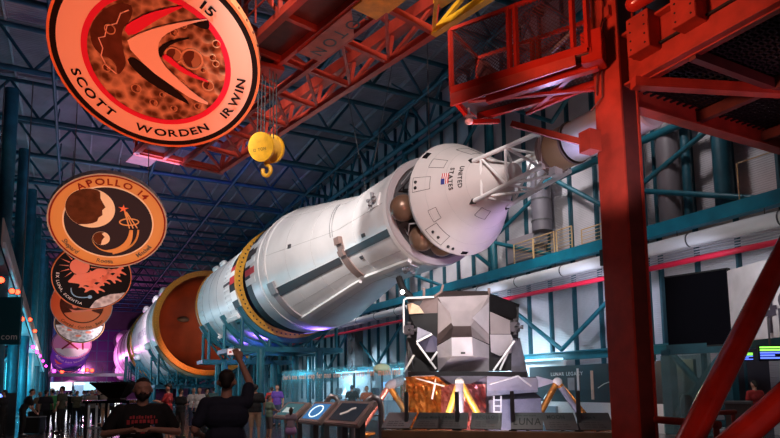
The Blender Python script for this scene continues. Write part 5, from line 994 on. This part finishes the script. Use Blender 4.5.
# ------------------------------------------------------------------ people
def remeshed(name, mb, m, parent, vox, root):
    o = mb.obj(name, m, parent); md = o.modifiers.new('r', 'REMESH'); md.mode = 'VOXEL'; md.voxel_size = vox; md.use_smooth_shade = True
    sm = o.modifiers.new('s', 'SMOOTH'); sm.factor = .5; sm.iterations = 3
    bpy.context.view_layer.update(); dg = bpy.context.evaluated_depsgraph_get()
    me = bpy.data.meshes.new_from_object(o.evaluated_get(dg)); o.modifiers.clear(); old = o.data; o.data = me; bpy.data.meshes.remove(old)
    for p in me.polygons: p.use_smooth = True
    if not me.materials: me.materials.append(m)
    return o
def person(label, px, D, face, H, shirt, pants, hairc, arms=None, shorts=False, vox=.022, legs=None, skirt=None, girth=1, lean=0, cap=None, beard=False, near=False, skin=None, foot=None, head_turn=0, group=None):
    """face: direction the body faces, as degrees from world +Y towards +X. arms: ((elbow, wrist) left, right) in body space (x right, y forward, z up)"""
    k = H/1.75; base = P(px, 420, D=D); base.z = 0
    if foot: base = V(foot)
    o = T('person', label, 'person', base, group); th = -DG(face); Rm = Matrix.Rotation(th, 3, 'Z'); ln = Matrix.Rotation(-DG(lean), 3, 'X')
    def w(v):
        v = V(v)
        if v.z > .95 and lean: v = V((0, 0, .95))+ln @ (v-V((0, 0, .95)))
        return base+Rm @ (v*k)
    # temporarily build in body space, then map
    def make(name, caps, m, vx, par=o):
        b = MB()
        for c in caps: b.capsule(*c[:2], c[2], c[3], c[4] if len(c) > 4 else 1, 14)
        for v in b.bm.verts: v.co = w(v.co)
        return remeshed(name, b, m, par, vx, base)
    g = girth; sk = skin or M['skin']
    arms = arms or (((-.27, -.02, 1.16), (-.28, .06, .92)), ((.27, -.02, 1.16), (.28, .06, .92)))
    legs = legs or (((-.11, .03, .5), (-.12, -.02, .09)), ((.11, .03, .5), (.12, -.02, .09)))
    sh = [(-.19*(.6+.4*g), 0, 1.43), (.19*(.6+.4*g), 0, 1.43)]
    tors = [((-.06, 0, .95), (.06, 0, .95), .125*g, .125*g, .85), ((-.05, .01*g, 1.08), (.05, .01*g, 1.08), .13*g, .13*g, .85), ((-.08, 0, 1.3), (.08, 0, 1.3), .125*g, .125*g, .8), ((-.13, 0, 1.42), (.13, 0, 1.42), .07, .07)]
    if g > 1.15: tors.append(((0, .05, 1.05), (0, .05, 1.18), .13*g, .13*g, 1))
    ht = DG(head_turn); hy = lambda x, y, z: (x*math.cos(ht)+y*math.sin(ht), -x*math.sin(ht)+y*math.cos(ht), z)
    head = [((0, 0, 1.44), (0, .015, 1.56), .06, .055), (hy(0, .0, 1.655), hy(0, .01, 1.675), .088, .088), (hy(0, .03, 1.585), hy(0, .04, 1.61), .052, .068)]
    if vox < .02 or True: head += [(hy(0, .085, 1.655), hy(0, .118, 1.628), .012, .017), (hy(-.085, .0, 1.65), hy(-.09, -.01, 1.625), .017, .014), (hy(.085, 0, 1.65), hy(.09, -.01, 1.625), .017, .014), (hy(-.035, .085, 1.683), hy(.035, .085, 1.683), .014, .014), (hy(-.02, .088, 1.588), hy(.02, .088, 1.588), .01, .01)]
    body = tors+head
    for i, (e, wr) in enumerate(arms):
        e, wr = V(e), V(wr); s_ = V(sh[i]); d = (wr-e).normalized()
        body += [(s_, e, .052*(.8+.2*g), .042), (e, wr, .042, .028), (wr, wr+d*.07, .03, .036, 1)]
        side = d.cross(V((0, 0, 1)) if abs(d.z) < .8 else V((0, 1, 0))).normalized(); up = side.cross(d); sg = 1 if i == 0 else -1
        if near:
            for f in range(4):
                r0 = wr+d*.085+side*(.03-.02*f); mid = r0+d*(.035+.006*(1-abs(f-1.3)))-up*.006; tip = mid+d*.022-up*.024
                body += [(r0, mid, .0095, .009), (mid, tip, .009, .0075)]
            body += [(wr+d*.03+side*.03*sg, wr+d*.065+side*.055*sg-up*.01, .012, .010), (wr+d*.065+side*.055*sg-up*.01, wr+d*.095+side*.045*sg-up*.02, .010, .008)]
        else: body += [(wr+d*.07, wr+d*.12, .03, .02), (wr+d*.03, wr+d*.07+side*.045*sg, .014, .012)]
    for i, (kn, an) in enumerate(legs):
        hp = V((-.095 if i == 0 else .095, 0, .93)); kn, an = V(kn), V(an)
        body += [(hp, kn, .085*(.7+.3*g), .058), (kn, an, .058, .038), (an, an+V((0, .15, -.045)), .04, .035)]
    make('body', body, sk, vox)
    # clothes
    q = .013
    tops = [(a, b, r0+q, r1+q, *f) for a, b, r0, r1, *f in tors]
    for i, (e, wr) in enumerate(arms):
        s_ = V(sh[i]); e = V(e); c = s_.lerp(e, .72); tops += [(s_, c, .068*(.8+.2*g), .066)]
    make('shirt', tops, shirt, vox)
    if skirt: make('skirt', [((-.05, 0, 1.0), (.05, 0, 1.0), .12, .12, .85), ((-.1, 0, .72), (.1, 0, .72), .17, .17, .8), ((-.1, 0, .8), (.1, 0, .8), .15, .15, .8)], skirt, vox)
    else:
        bot = [((-.06, 0, .93), (.06, 0, .93), .132*g, .132*g, .85)]
        for i, (kn, an) in enumerate(legs):
            hp = V((-.095 if i == 0 else .095, 0, .92)); kn, an = V(kn), V(an); bot += [(hp, kn, .1*(.7+.3*g), .078)]
            if not shorts: bot += [(kn, an+(kn-an).normalized()*.03, .075, .06)]
        make('trousers' if not shorts else 'shorts', bot, pants, vox)
    if hairc: make('hair', [(hy(0, -.025, 1.69), hy(0, -.0, 1.70), .083, .082), (hy(0, -.055, 1.63), hy(0, -.05, 1.69), .055, .06)]+([(hy(0, -.07, 1.45), hy(0, -.06, 1.65), .05, .07), (hy(-.06, -.04, 1.5), hy(-.07, -.02, 1.65), .03, .04), (hy(.06, -.04, 1.5), hy(.07, -.02, 1.65), .03, .04)] if skirt else []), hairc, vox)
    if cap: make('cap', [(hy(0, -.012, 1.705), hy(0, .006, 1.715), .088, .088), (hy(-.04, .1, 1.725), hy(.04, .1, 1.725), .024, .024, 2.2)], cap, vox)
    if beard: make('beard', [(hy(-.03, .075, 1.585), hy(.03, .075, 1.585), .026, .026), (hy(0, .07, 1.555), hy(0, .075, 1.58), .035, .035), (hy(-.062, .03, 1.61), hy(-.045, .06, 1.575), .022, .026), (hy(.062, .03, 1.61), hy(.045, .06, 1.575), .022, .026), (hy(-.025, .1, 1.612), hy(.025, .1, 1.612), .009, .009)], hairc or M['hair'], vox*.8)
    for i, (kn, an) in enumerate(legs):
        an = V(an); make('shoe', [(an+V((0, -.02, -.04)), an+V((0, .16, -.055)), .052, .045)], M['black'], max(vox, .015))
    o['_w'] = 0; del o['_w']
    return o, w, make
cb, cn, ck, cr_, cg_, cw_, cp, co = cloth((.008, .008, .009)), cloth((.012, .016, .035)), cloth((.42, .27, .17)), cloth((.4, .03, .03)), cloth((.04, .25, .08)), cloth((.6, .58, .55)), cloth((.12, .06, .4)), cloth((.09, .09, .05))
cj, cl, ct = cloth((.04, .06, .12)), cloth((.45, .25, .5)), cloth((.18, .28, .2))
blond = mat('fair_hair', (.3, .2, .1), .7); bhair = mat('brown_hair', (.05, .025, .015), .7)
azc = lambda px: math.degrees(math.atan2(P(px, 300, D=1).x, P(px, 300, D=1).y))   # direction from the camera
toc = lambda px: azc(px)+180
# 1: man in the foreground facing the camera, holding a phone at his belly
o, w, mk = person('dark haired bearded man in black printed t-shirt facing the camera, looking at his phone', 142, 6.6, toc(142), 1.80, cb, cloth((.03, .03, .04)), M['hair'], arms=(((-.36, .0, 1.19), (-.11, .3, 1.24)), ((.36, .0, 1.19), (.11, .3, 1.24))), vox=.010, girth=1.32, beard=True, near=True)
# print on the shirt front: small raised patches lying on the cloth
shirt = [c for c in o.children if c.name.startswith('shirt')][0]
bpy.context.view_layer.update()
bvh_dg = bpy.context.evaluated_depsgraph_get()
def decal(name, pts, m, fwd=.6):
    inv = shirt.matrix_world.inverted(); b = MB(); out = []
    x0, x1, z0, z1 = pts; n_ = 8; g = []
    for i in range(n_+1):
        row = []
        for j in range(n_+1):
            s_ = w((x0+(x1-x0)*i/n_, fwd, z0+(z1-z0)*j/n_)); t_ = w((x0+(x1-x0)*i/n_, -.2, z0+(z1-z0)*j/n_))
            hit, loc, nor, _ = shirt.ray_cast(inv @ s_, (inv.to_3x3() @ (t_-s_)).normalized())
            row.append(b.bm.verts.new((shirt.matrix_world @ loc)+(shirt.matrix_world.to_3x3() @ nor)*.004) if hit else None)
        g.append(row)
    for i in range(n_):
        for j in range(n_):
            q = [g[i][j], g[i+1][j], g[i+1][j+1], g[i][j+1]]
            if all(q): b.bm.faces.new(q)
    return b.obj(name, m, shirt)
pr, pw, pb = mat('print_red', (.45, .04, .05), .8), mat('print_white', (.5, .5, .5), .8), mat('print_blue', (.12, .16, .3), .8)
# facing the camera, body +x is on the left of the picture
for k in range(9): decal('shirt_print', (-.125+.028*k, -.125+.028*k+(.02 if k % 3 else .012), 1.345, 1.372+.006*(k % 2)), pr)
for k in range(8): decal('shirt_print', (-.15+.038*k, -.15+.038*k+(.03 if k % 2 else .022), 1.295-.006*(k % 3), 1.335), pr)
for a, m in (((-.09, -.04, 1.22, 1.275), pw), ((-.02, .05, 1.24, 1.28), pb), ((.06, .1, 1.2, 1.26), pw), ((-.12, -.1, 1.24, 1.28), pb), ((-.03, .01, 1.2, 1.225), pr), ((.08, .14, 1.13, 1.16), pw), ((-.13, -.05, 1.12, 1.15), pb)): decal('shirt_print', a, m)
c0 = w((0, .37, 1.27)); ph = T('smartphone', 'dark smartphone held in both hands by the bearded man', 'phone', c0, None)
fr_ = [w(v) for v in ((-.075, .36, 1.25), (.075, .36, 1.25), (.075, .4, 1.315), (-.075, .4, 1.315))]; bk = (w((0, .43, 1.22))-w((0, .36, 1.27))).normalized()*.009
MB().solid(fr_, [v+bk for v in fr_]).obj('case', M['blackg'], ph); fr2 = [v.lerp(sum(fr_, V((0, 0, 0)))/4, .08)-bk*.1 for v in fr_]; MB().solid(fr2, [v-bk*.12 for v in fr2]).obj('screen', mat('phone_glass', (.02, .02, .03), .1), ph)
# 2: man with raised phone, seen from behind
o, w, mk = person('man in navy t-shirt seen from behind, right arm raised holding up a phone', 226, 6.6, azc(227)+4, 1.88, cn, cloth((.03, .03, .05)), M['hair'], arms=(((-.3, -.02, 1.17), (-.26, .2, 1.1)), ((.225, .15, 1.64), (.12, .24, 1.87))), vox=.011, girth=1.12, near=True)
pc = w((.05, .28, 1.97)); ph = T('smartphone', 'smartphone with bright screen held up by the man in navy', 'phone', pc, None)
pu = (w((1, 0, 0))-w((0, 0, 0))).normalized(); pf = (w((0, 1, 0))-w((0, 0, 0))).normalized()
L = [pc+pu*x+V((0, 0, z)) for x, z in ((-.078, -.038), (.078, -.038), (.078, .038), (-.078, .038))]; MB().solid(L, [v+pf*.01 for v in L]).obj('case', M['white2'], ph)
L = [pc-pf*.002+pu*x+V((0, 0, z)) for x, z in ((-.068, -.031), (.068, -.031), (.068, .031), (-.068, .031))]; MB().solid(L, [v-pf*.001 for v in L]).obj('screen', lamp('phone_screen', (.75, .6, .62), .9), ph)
for x in (-.04, .02): L = [pc-pf*.004+pu*(x+a)+V((0, 0, z)) for a, z in ((-.012, -.02), (.02, -.01), (.016, .015), (-.014, .01))]; MB().solid(L, [v-pf*.001 for v in L]).obj('screen_picture', lamp('phone_picture', (.5, .12, .1), .6), ph)
# 3..: visitors at mid distance
person('man in black t-shirt and khaki shorts seen from behind, right of man in navy', 255, 19.0, azc(255)-8, 1.80, cb, ck, M['hair'], shorts=True, girth=1.08)
person('boy in pale green t-shirt using the left kiosk', 269, 19.5, azc(269)+60, 1.45, ct, cloth((.14, .12, .12)), bhair, arms=(((-.25, .1, 1.2), (-.2, .32, 1.15)), ((.25, .1, 1.2), (.15, .35, 1.12))), shorts=True)
person('little girl in pale top and lilac skirt standing between the kiosks', 291, 17.2, azc(291)+15, 1.12, cloth((.4, .3, .35)), None, bhair, skirt=cl)
person('man in violet blue t-shirt standing behind the left kiosk', 277, 27, toc(277)+20, 1.8, cp, cj, bhair)
person('person in dark red jacket beside the man in violet blue', 271.5, 28, azc(271), 1.72, cr_, cb, M['hair'])
person('person in red shirt and cap standing sideways right of bearded man', 168, 19.5, azc(168)-70, 1.83, cr_, ck, M['hair'], shorts=True, cap=M['black'], arms=(((-.22, .12, 1.2), (-.15, .34, 1.25)), ((.22, .12, 1.2), (.1, .36, 1.25))))
person('woman in long dark clothes with bent arms near the black cloth table', 180, 21, azc(180)+40, 1.68, cb, cloth((.03, .02, .02)), M['hair'], arms=(((-.22, .05, 1.2), (-.1, .3, 1.2)), ((.22, .05, 1.2), (.1, .3, 1.2))))
person('person in pale shirt behind the black cloth table, left one', 193, 26, toc(193), 1.7, cw_, cj, blond)
person('person in white shirt behind the black cloth table, right one', 199, 25, toc(199)+30, 1.72, cloth((.75, .73, .7)), ck, bhair)
person('person in olive top walking right of the black cloth table', 206, 27, azc(206)+70, 1.68, co, cj, M['hair'])
person('person in teal grey top far behind the man in navy', 213, 31, azc(213), 1.72, cloth((.08, .2, .22)), cj, M['hair'])
# left crowd
person('man in black leaning over the vendor table at the left', 22, 22.6, azc(22)+78, 1.80, cb, cb, M['hair'], lean=24, arms=(((-.2, .2, 1.15), (-.15, .42, 1.05)), ((.2, .2, 1.15), (.12, .44, 1.02))))
person('person in black standing before the vending machine at the left edge', 3, 22.3, azc(3)-60, 1.72, cb, cb, M['hair'], arms=(((-.2, .1, 1.2), (-.1, .34, 1.2)), ((.2, .1, 1.2), (.1, .34, 1.2))))
person('person in green shirt and white cap behind the vendor table', 51, 25, azc(51)-30, 1.74, cg_, cb, M['hair'], cap=M['white2'], girth=1.1)
person('person in dark clothes just left of the green shirt', 45, 24.4, azc(45)+20, 1.70, cloth((.02, .02, .03)), cb, M['hair'])
person('tall man in dark olive jacket standing by the first queue post', 61, 24, azc(61)-60, 1.84, cloth((.05, .05, .03)), cb, M['hair'])
person('yellow haired person beyond the vendor table', 39, 27, toc(39), 1.62, cloth((.2, .15, .1)), cb, blond)
for k, (px, D_, c, fc, lb) in enumerate(((70, 30, cb, 40, 'person in black before the bright cafe, left of the pillar'), (76, 29, co, 0, 'person in khaki top standing in front of the pale pillar'), (83, 31, cloth((.15, .13, .12)), -50, 'person in grey brown top just right of the pale pillar'), (91, 27.5, cloth((.28, .25, .22)), 190, 'person in light grey top leaning by the third queue post'), (98, 29, cb, 100, 'person in black right of the queue posts'), (104.5, 26.5, cloth((.3, .25, .2)), 30, 'person in beige shorts near the funnel stand'), (110, 30, cj, 170, 'person in navy half hidden by the funnel stand'))):
    person(lb, px, D_, azc(px)+fc, 1.62+.02*k, c, ck if k == 5 else cb, (M['hair'], blond, bhair)[k % 3], shorts=(k == 5), arms=(((-.22, .05, 1.2), (-.12, .3, 1.18)), ((.22, .05, 1.2), (.12, .3, 1.18))) if k % 2 else None)
for k, (px, D_, c, fc, H_, lb) in enumerate(((66, 34, cb, 20, 1.6, 'short person in black far back between the olive jacket and the pillar'), (73, 38, cj, 200, 1.7, 'person in navy far back left of the pale pillar'), (87, 36, cb, 60, 1.66, 'person in black far back right of the pale pillar'), (94, 40, cr_, 180, 1.7, 'person in dull red far back near the third queue post'), (101, 35, cb, -30, 1.72, 'person in black far back left of the funnel stand'), (56, 36, cw_, 190, 1.68, 'person in pale shirt far back behind the green shirt'))):
    person(lb, px, D_, azc(px)+fc, H_, c, cb, (M['hair'], bhair)[k % 2])
# behind the glass and at the right
person('person with orange top behind the glass barrier, right of the speaker stack', 367, 25, toc(367), 1.70, cloth((.5, .12, .04)), cj, bhair)
person('person in dark clothes behind the glass barrier near its middle', 352, 27, azc(352), 1.75, cb, cb, M['hair'])
person('person in red top with yellow bag strap behind the counter under the monitors', 757, 16.5, azc(757)-40, 1.72, cr_, cloth((.3, .22, .05)), M['hair'])
# ------------------------------------------------------------------ light
W = bpy.data.worlds.new('world'); SC.world = W; W.use_nodes = True
W.node_tree.nodes['Background'].inputs[0].default_value = (.42, .38, .46, 1); W.node_tree.nodes['Background'].inputs[1].default_value = .11
SC.view_settings.view_transform = 'Standard'; SC.view_settings.look = 'None'; SC.view_settings.gamma = 1; SC.view_settings.exposure = .2
S_ = lambda *a, **k: light('SPOT', *a, **k)
# rocket wash from the left
S_((1, 6, 13), (11, 21, 8), 7400, (1, .90, .87), .5, 50, name='rocket_spotlight')
S_((-2, 16, 13), (11, 27, 8), 9000, (1, .94, .91), .5, 50, name='rocket_spotlight')
S_((-2, 30, 12), (10.5, 41, 8), 7200, (1, .93, .92), .5, 44, name='rocket_spotlight')
S_((-1, 62, 7), (8, 75, 8), 9000, (1, .8, .95), .5, 50, name='rocket_spotlight')
S_((0, 86, 8), (8, 105, 8), 2600, (1, .55, .85), .5, 60, name='rocket_spotlight')
for y, x in ((29.8, 11.6), (33, 12.5), (38, 10.2), (42, 10)): S_((x, y, 4.25), (11.2, y+.6, 6), 170 if y < 35 else 300, (.25, .13, 1), .3, 110, name='violet_uplight')
S_((13, 14, 5.5), (12, 17.5, 8), 160, (.75, .5, 1), .3, 80, name='violet_uplight')
S_((8, 52, 3.5), (11, 63, 7), 2600, (1, .38, .15), .3, 50, name='amber_uplight')
# emblems
pw_ = [(2500, (1, .20, .09)), (2100, (1, .40, .16)), (1700, (1, .42, .28)), (900, (1, .30, .18)), (500, (1, .5, .42)), (380, (1, .35, .5)), (800, (1, .35, .85)), (900, (1, .3, .7)), (900, (.9, .3, 1))]
for k, (cc, nn_) in enumerate(DISCS):
    p = V(cc)+V(nn_).normalized()*7+V((0, -.5, -1.5)); S_(p, cc, pw_[k][0], pw_[k][1], .25, 42, name='emblem_spotlight')
# gantry and tower
S_((6.8, 9.5, 5.5), (7, 21, 12.6), 430, (1, .26, .22), .4, 90, name='gantry_spotlight')
S_((8.2, 9.5, 10.6), (8.8, 13.5, 12.6), 110, (1, .6, .35), .3, 90, name='gantry_spotlight')
S_((3.2, 7.6, 6.5), (9.5, 7.2, 9.2), 1300, (1, .36, .22), .4, 55, name='tower_spotlight')
S_((6.5, 3, 1.6), (9.5, 7, 2.6), 110, (1, .35, .2), .3, 60, name='tower_spotlight')
S_((11, 11.5, 5.6), (9.3, 9.8, 8.1), 330, (.62, .5, 1), .3, 90, name='violet_uplight')
S_((12.3, 5.5, 5.2), (11.6, 8, 7.6), 110, (.7, .3, .5), .3, 100, name='violet_uplight')
S_((1, 47, 11), (8, 60.5, 10.5), 1900, (1, .8, .6), .4, 34, name='rim_fill')  # added fill, brings up the upper left of the orange rim
S_((7.5, 6.5, 4.5), (11.4, 10.6, 8.1), 420, (.95, .85, 1), .3, 40, name='motor_fill')  # added fill for the white motor, which the cage keeps dark
# ceiling and walls
for y in (30, 46, 70): light('AREA', (2, y, 12), (2, y, 20), 230, (.62, .52, 1), 4, name='ceiling_wash')
S_((7, 37, 14), (9.5, 49, 20), 1700, (.28, .14, 1), .4, 70, name='violet_ceiling_light')
for y in (13, 20, 30, 42, 56): S_((15.5, y, 13), (20, y+3, 7), 420 if y < 15 else 850 if y < 25 else 1700, (.95, .88, .92), .4, 110, name='wall_wash')
for y in (12, 17, 23): S_((16.6, y, 5.5), (20, y+1.5, 4.2), 110 if y < 15 else 260, (.72, .78, 1), .3, 120, name='wall_wash')
for y in (22, 30, 40, 52): S_((16.2, y, 3.6), (18.4, y+.4, 1.4), 1100, (.55, .84, 1), .2, 130, name='exhibit_light')
for y in (42, 52, 62, 74): light('POINT', (-5.5, y, 3), None, 700, (.1, .75, 1), .4, name='cyan_light')
# lander
S_((6, 8, 6.5), (12.3, 17, 4.2), 3600, (1, .93, .93), .4, 34, name='lander_spotlight')
S_(P(418, 424, D=16.7), P(425, 395, D=19.6), 330, (1, .78, .6), .12, 120, name='lander_fill'); S_(P(464, 424, D=16.4), P(462, 395, D=19), 300, (1, .72, .68), .12, 120, name='lander_fill')  # low unseen fills added to brighten the foil base
S_(P(528, 424, D=16.3), P(520, 395, D=19.2), 170, (.72, .68, 1), .12, 120, name='lander_fill')  # cooler added fill for the right side of the base
light('AREA', (8.5, 12, 5.5), (10.2, 14.2, .8), 60, (1, .93, .9), 2, name='panel_fill')  # soft fill added above the information panels
# right background
S_((12.2, 8.2, 5.0), (15.8, 9.6, 4.2), 420, (1, .97, 1), .3, 60, name='sign_fill')  # added fill that brightens the pale sign board
light('POINT', (16.5, 14, 2.6), None, 40, (1, .7, .45), .3, name='counter_light')
# far end and crowd
light('POINT', (2, 118, 6), None, 4500, (1, .25, .8), .5, name='far_magenta')
light('POINT', (-1, 62, 4), None, 700, (1, .85, .85), .5, name='far_warm')
light('AREA', (3.5, 17, 7), (3.8, 24, .5), 170, (1, .8, .75), 3, name='crowd_light')
light('AREA', (1, 2.5, 5.5), (1.8, 6, 1.4), 40, (1, .62, .55), 2, name='foreground_light')
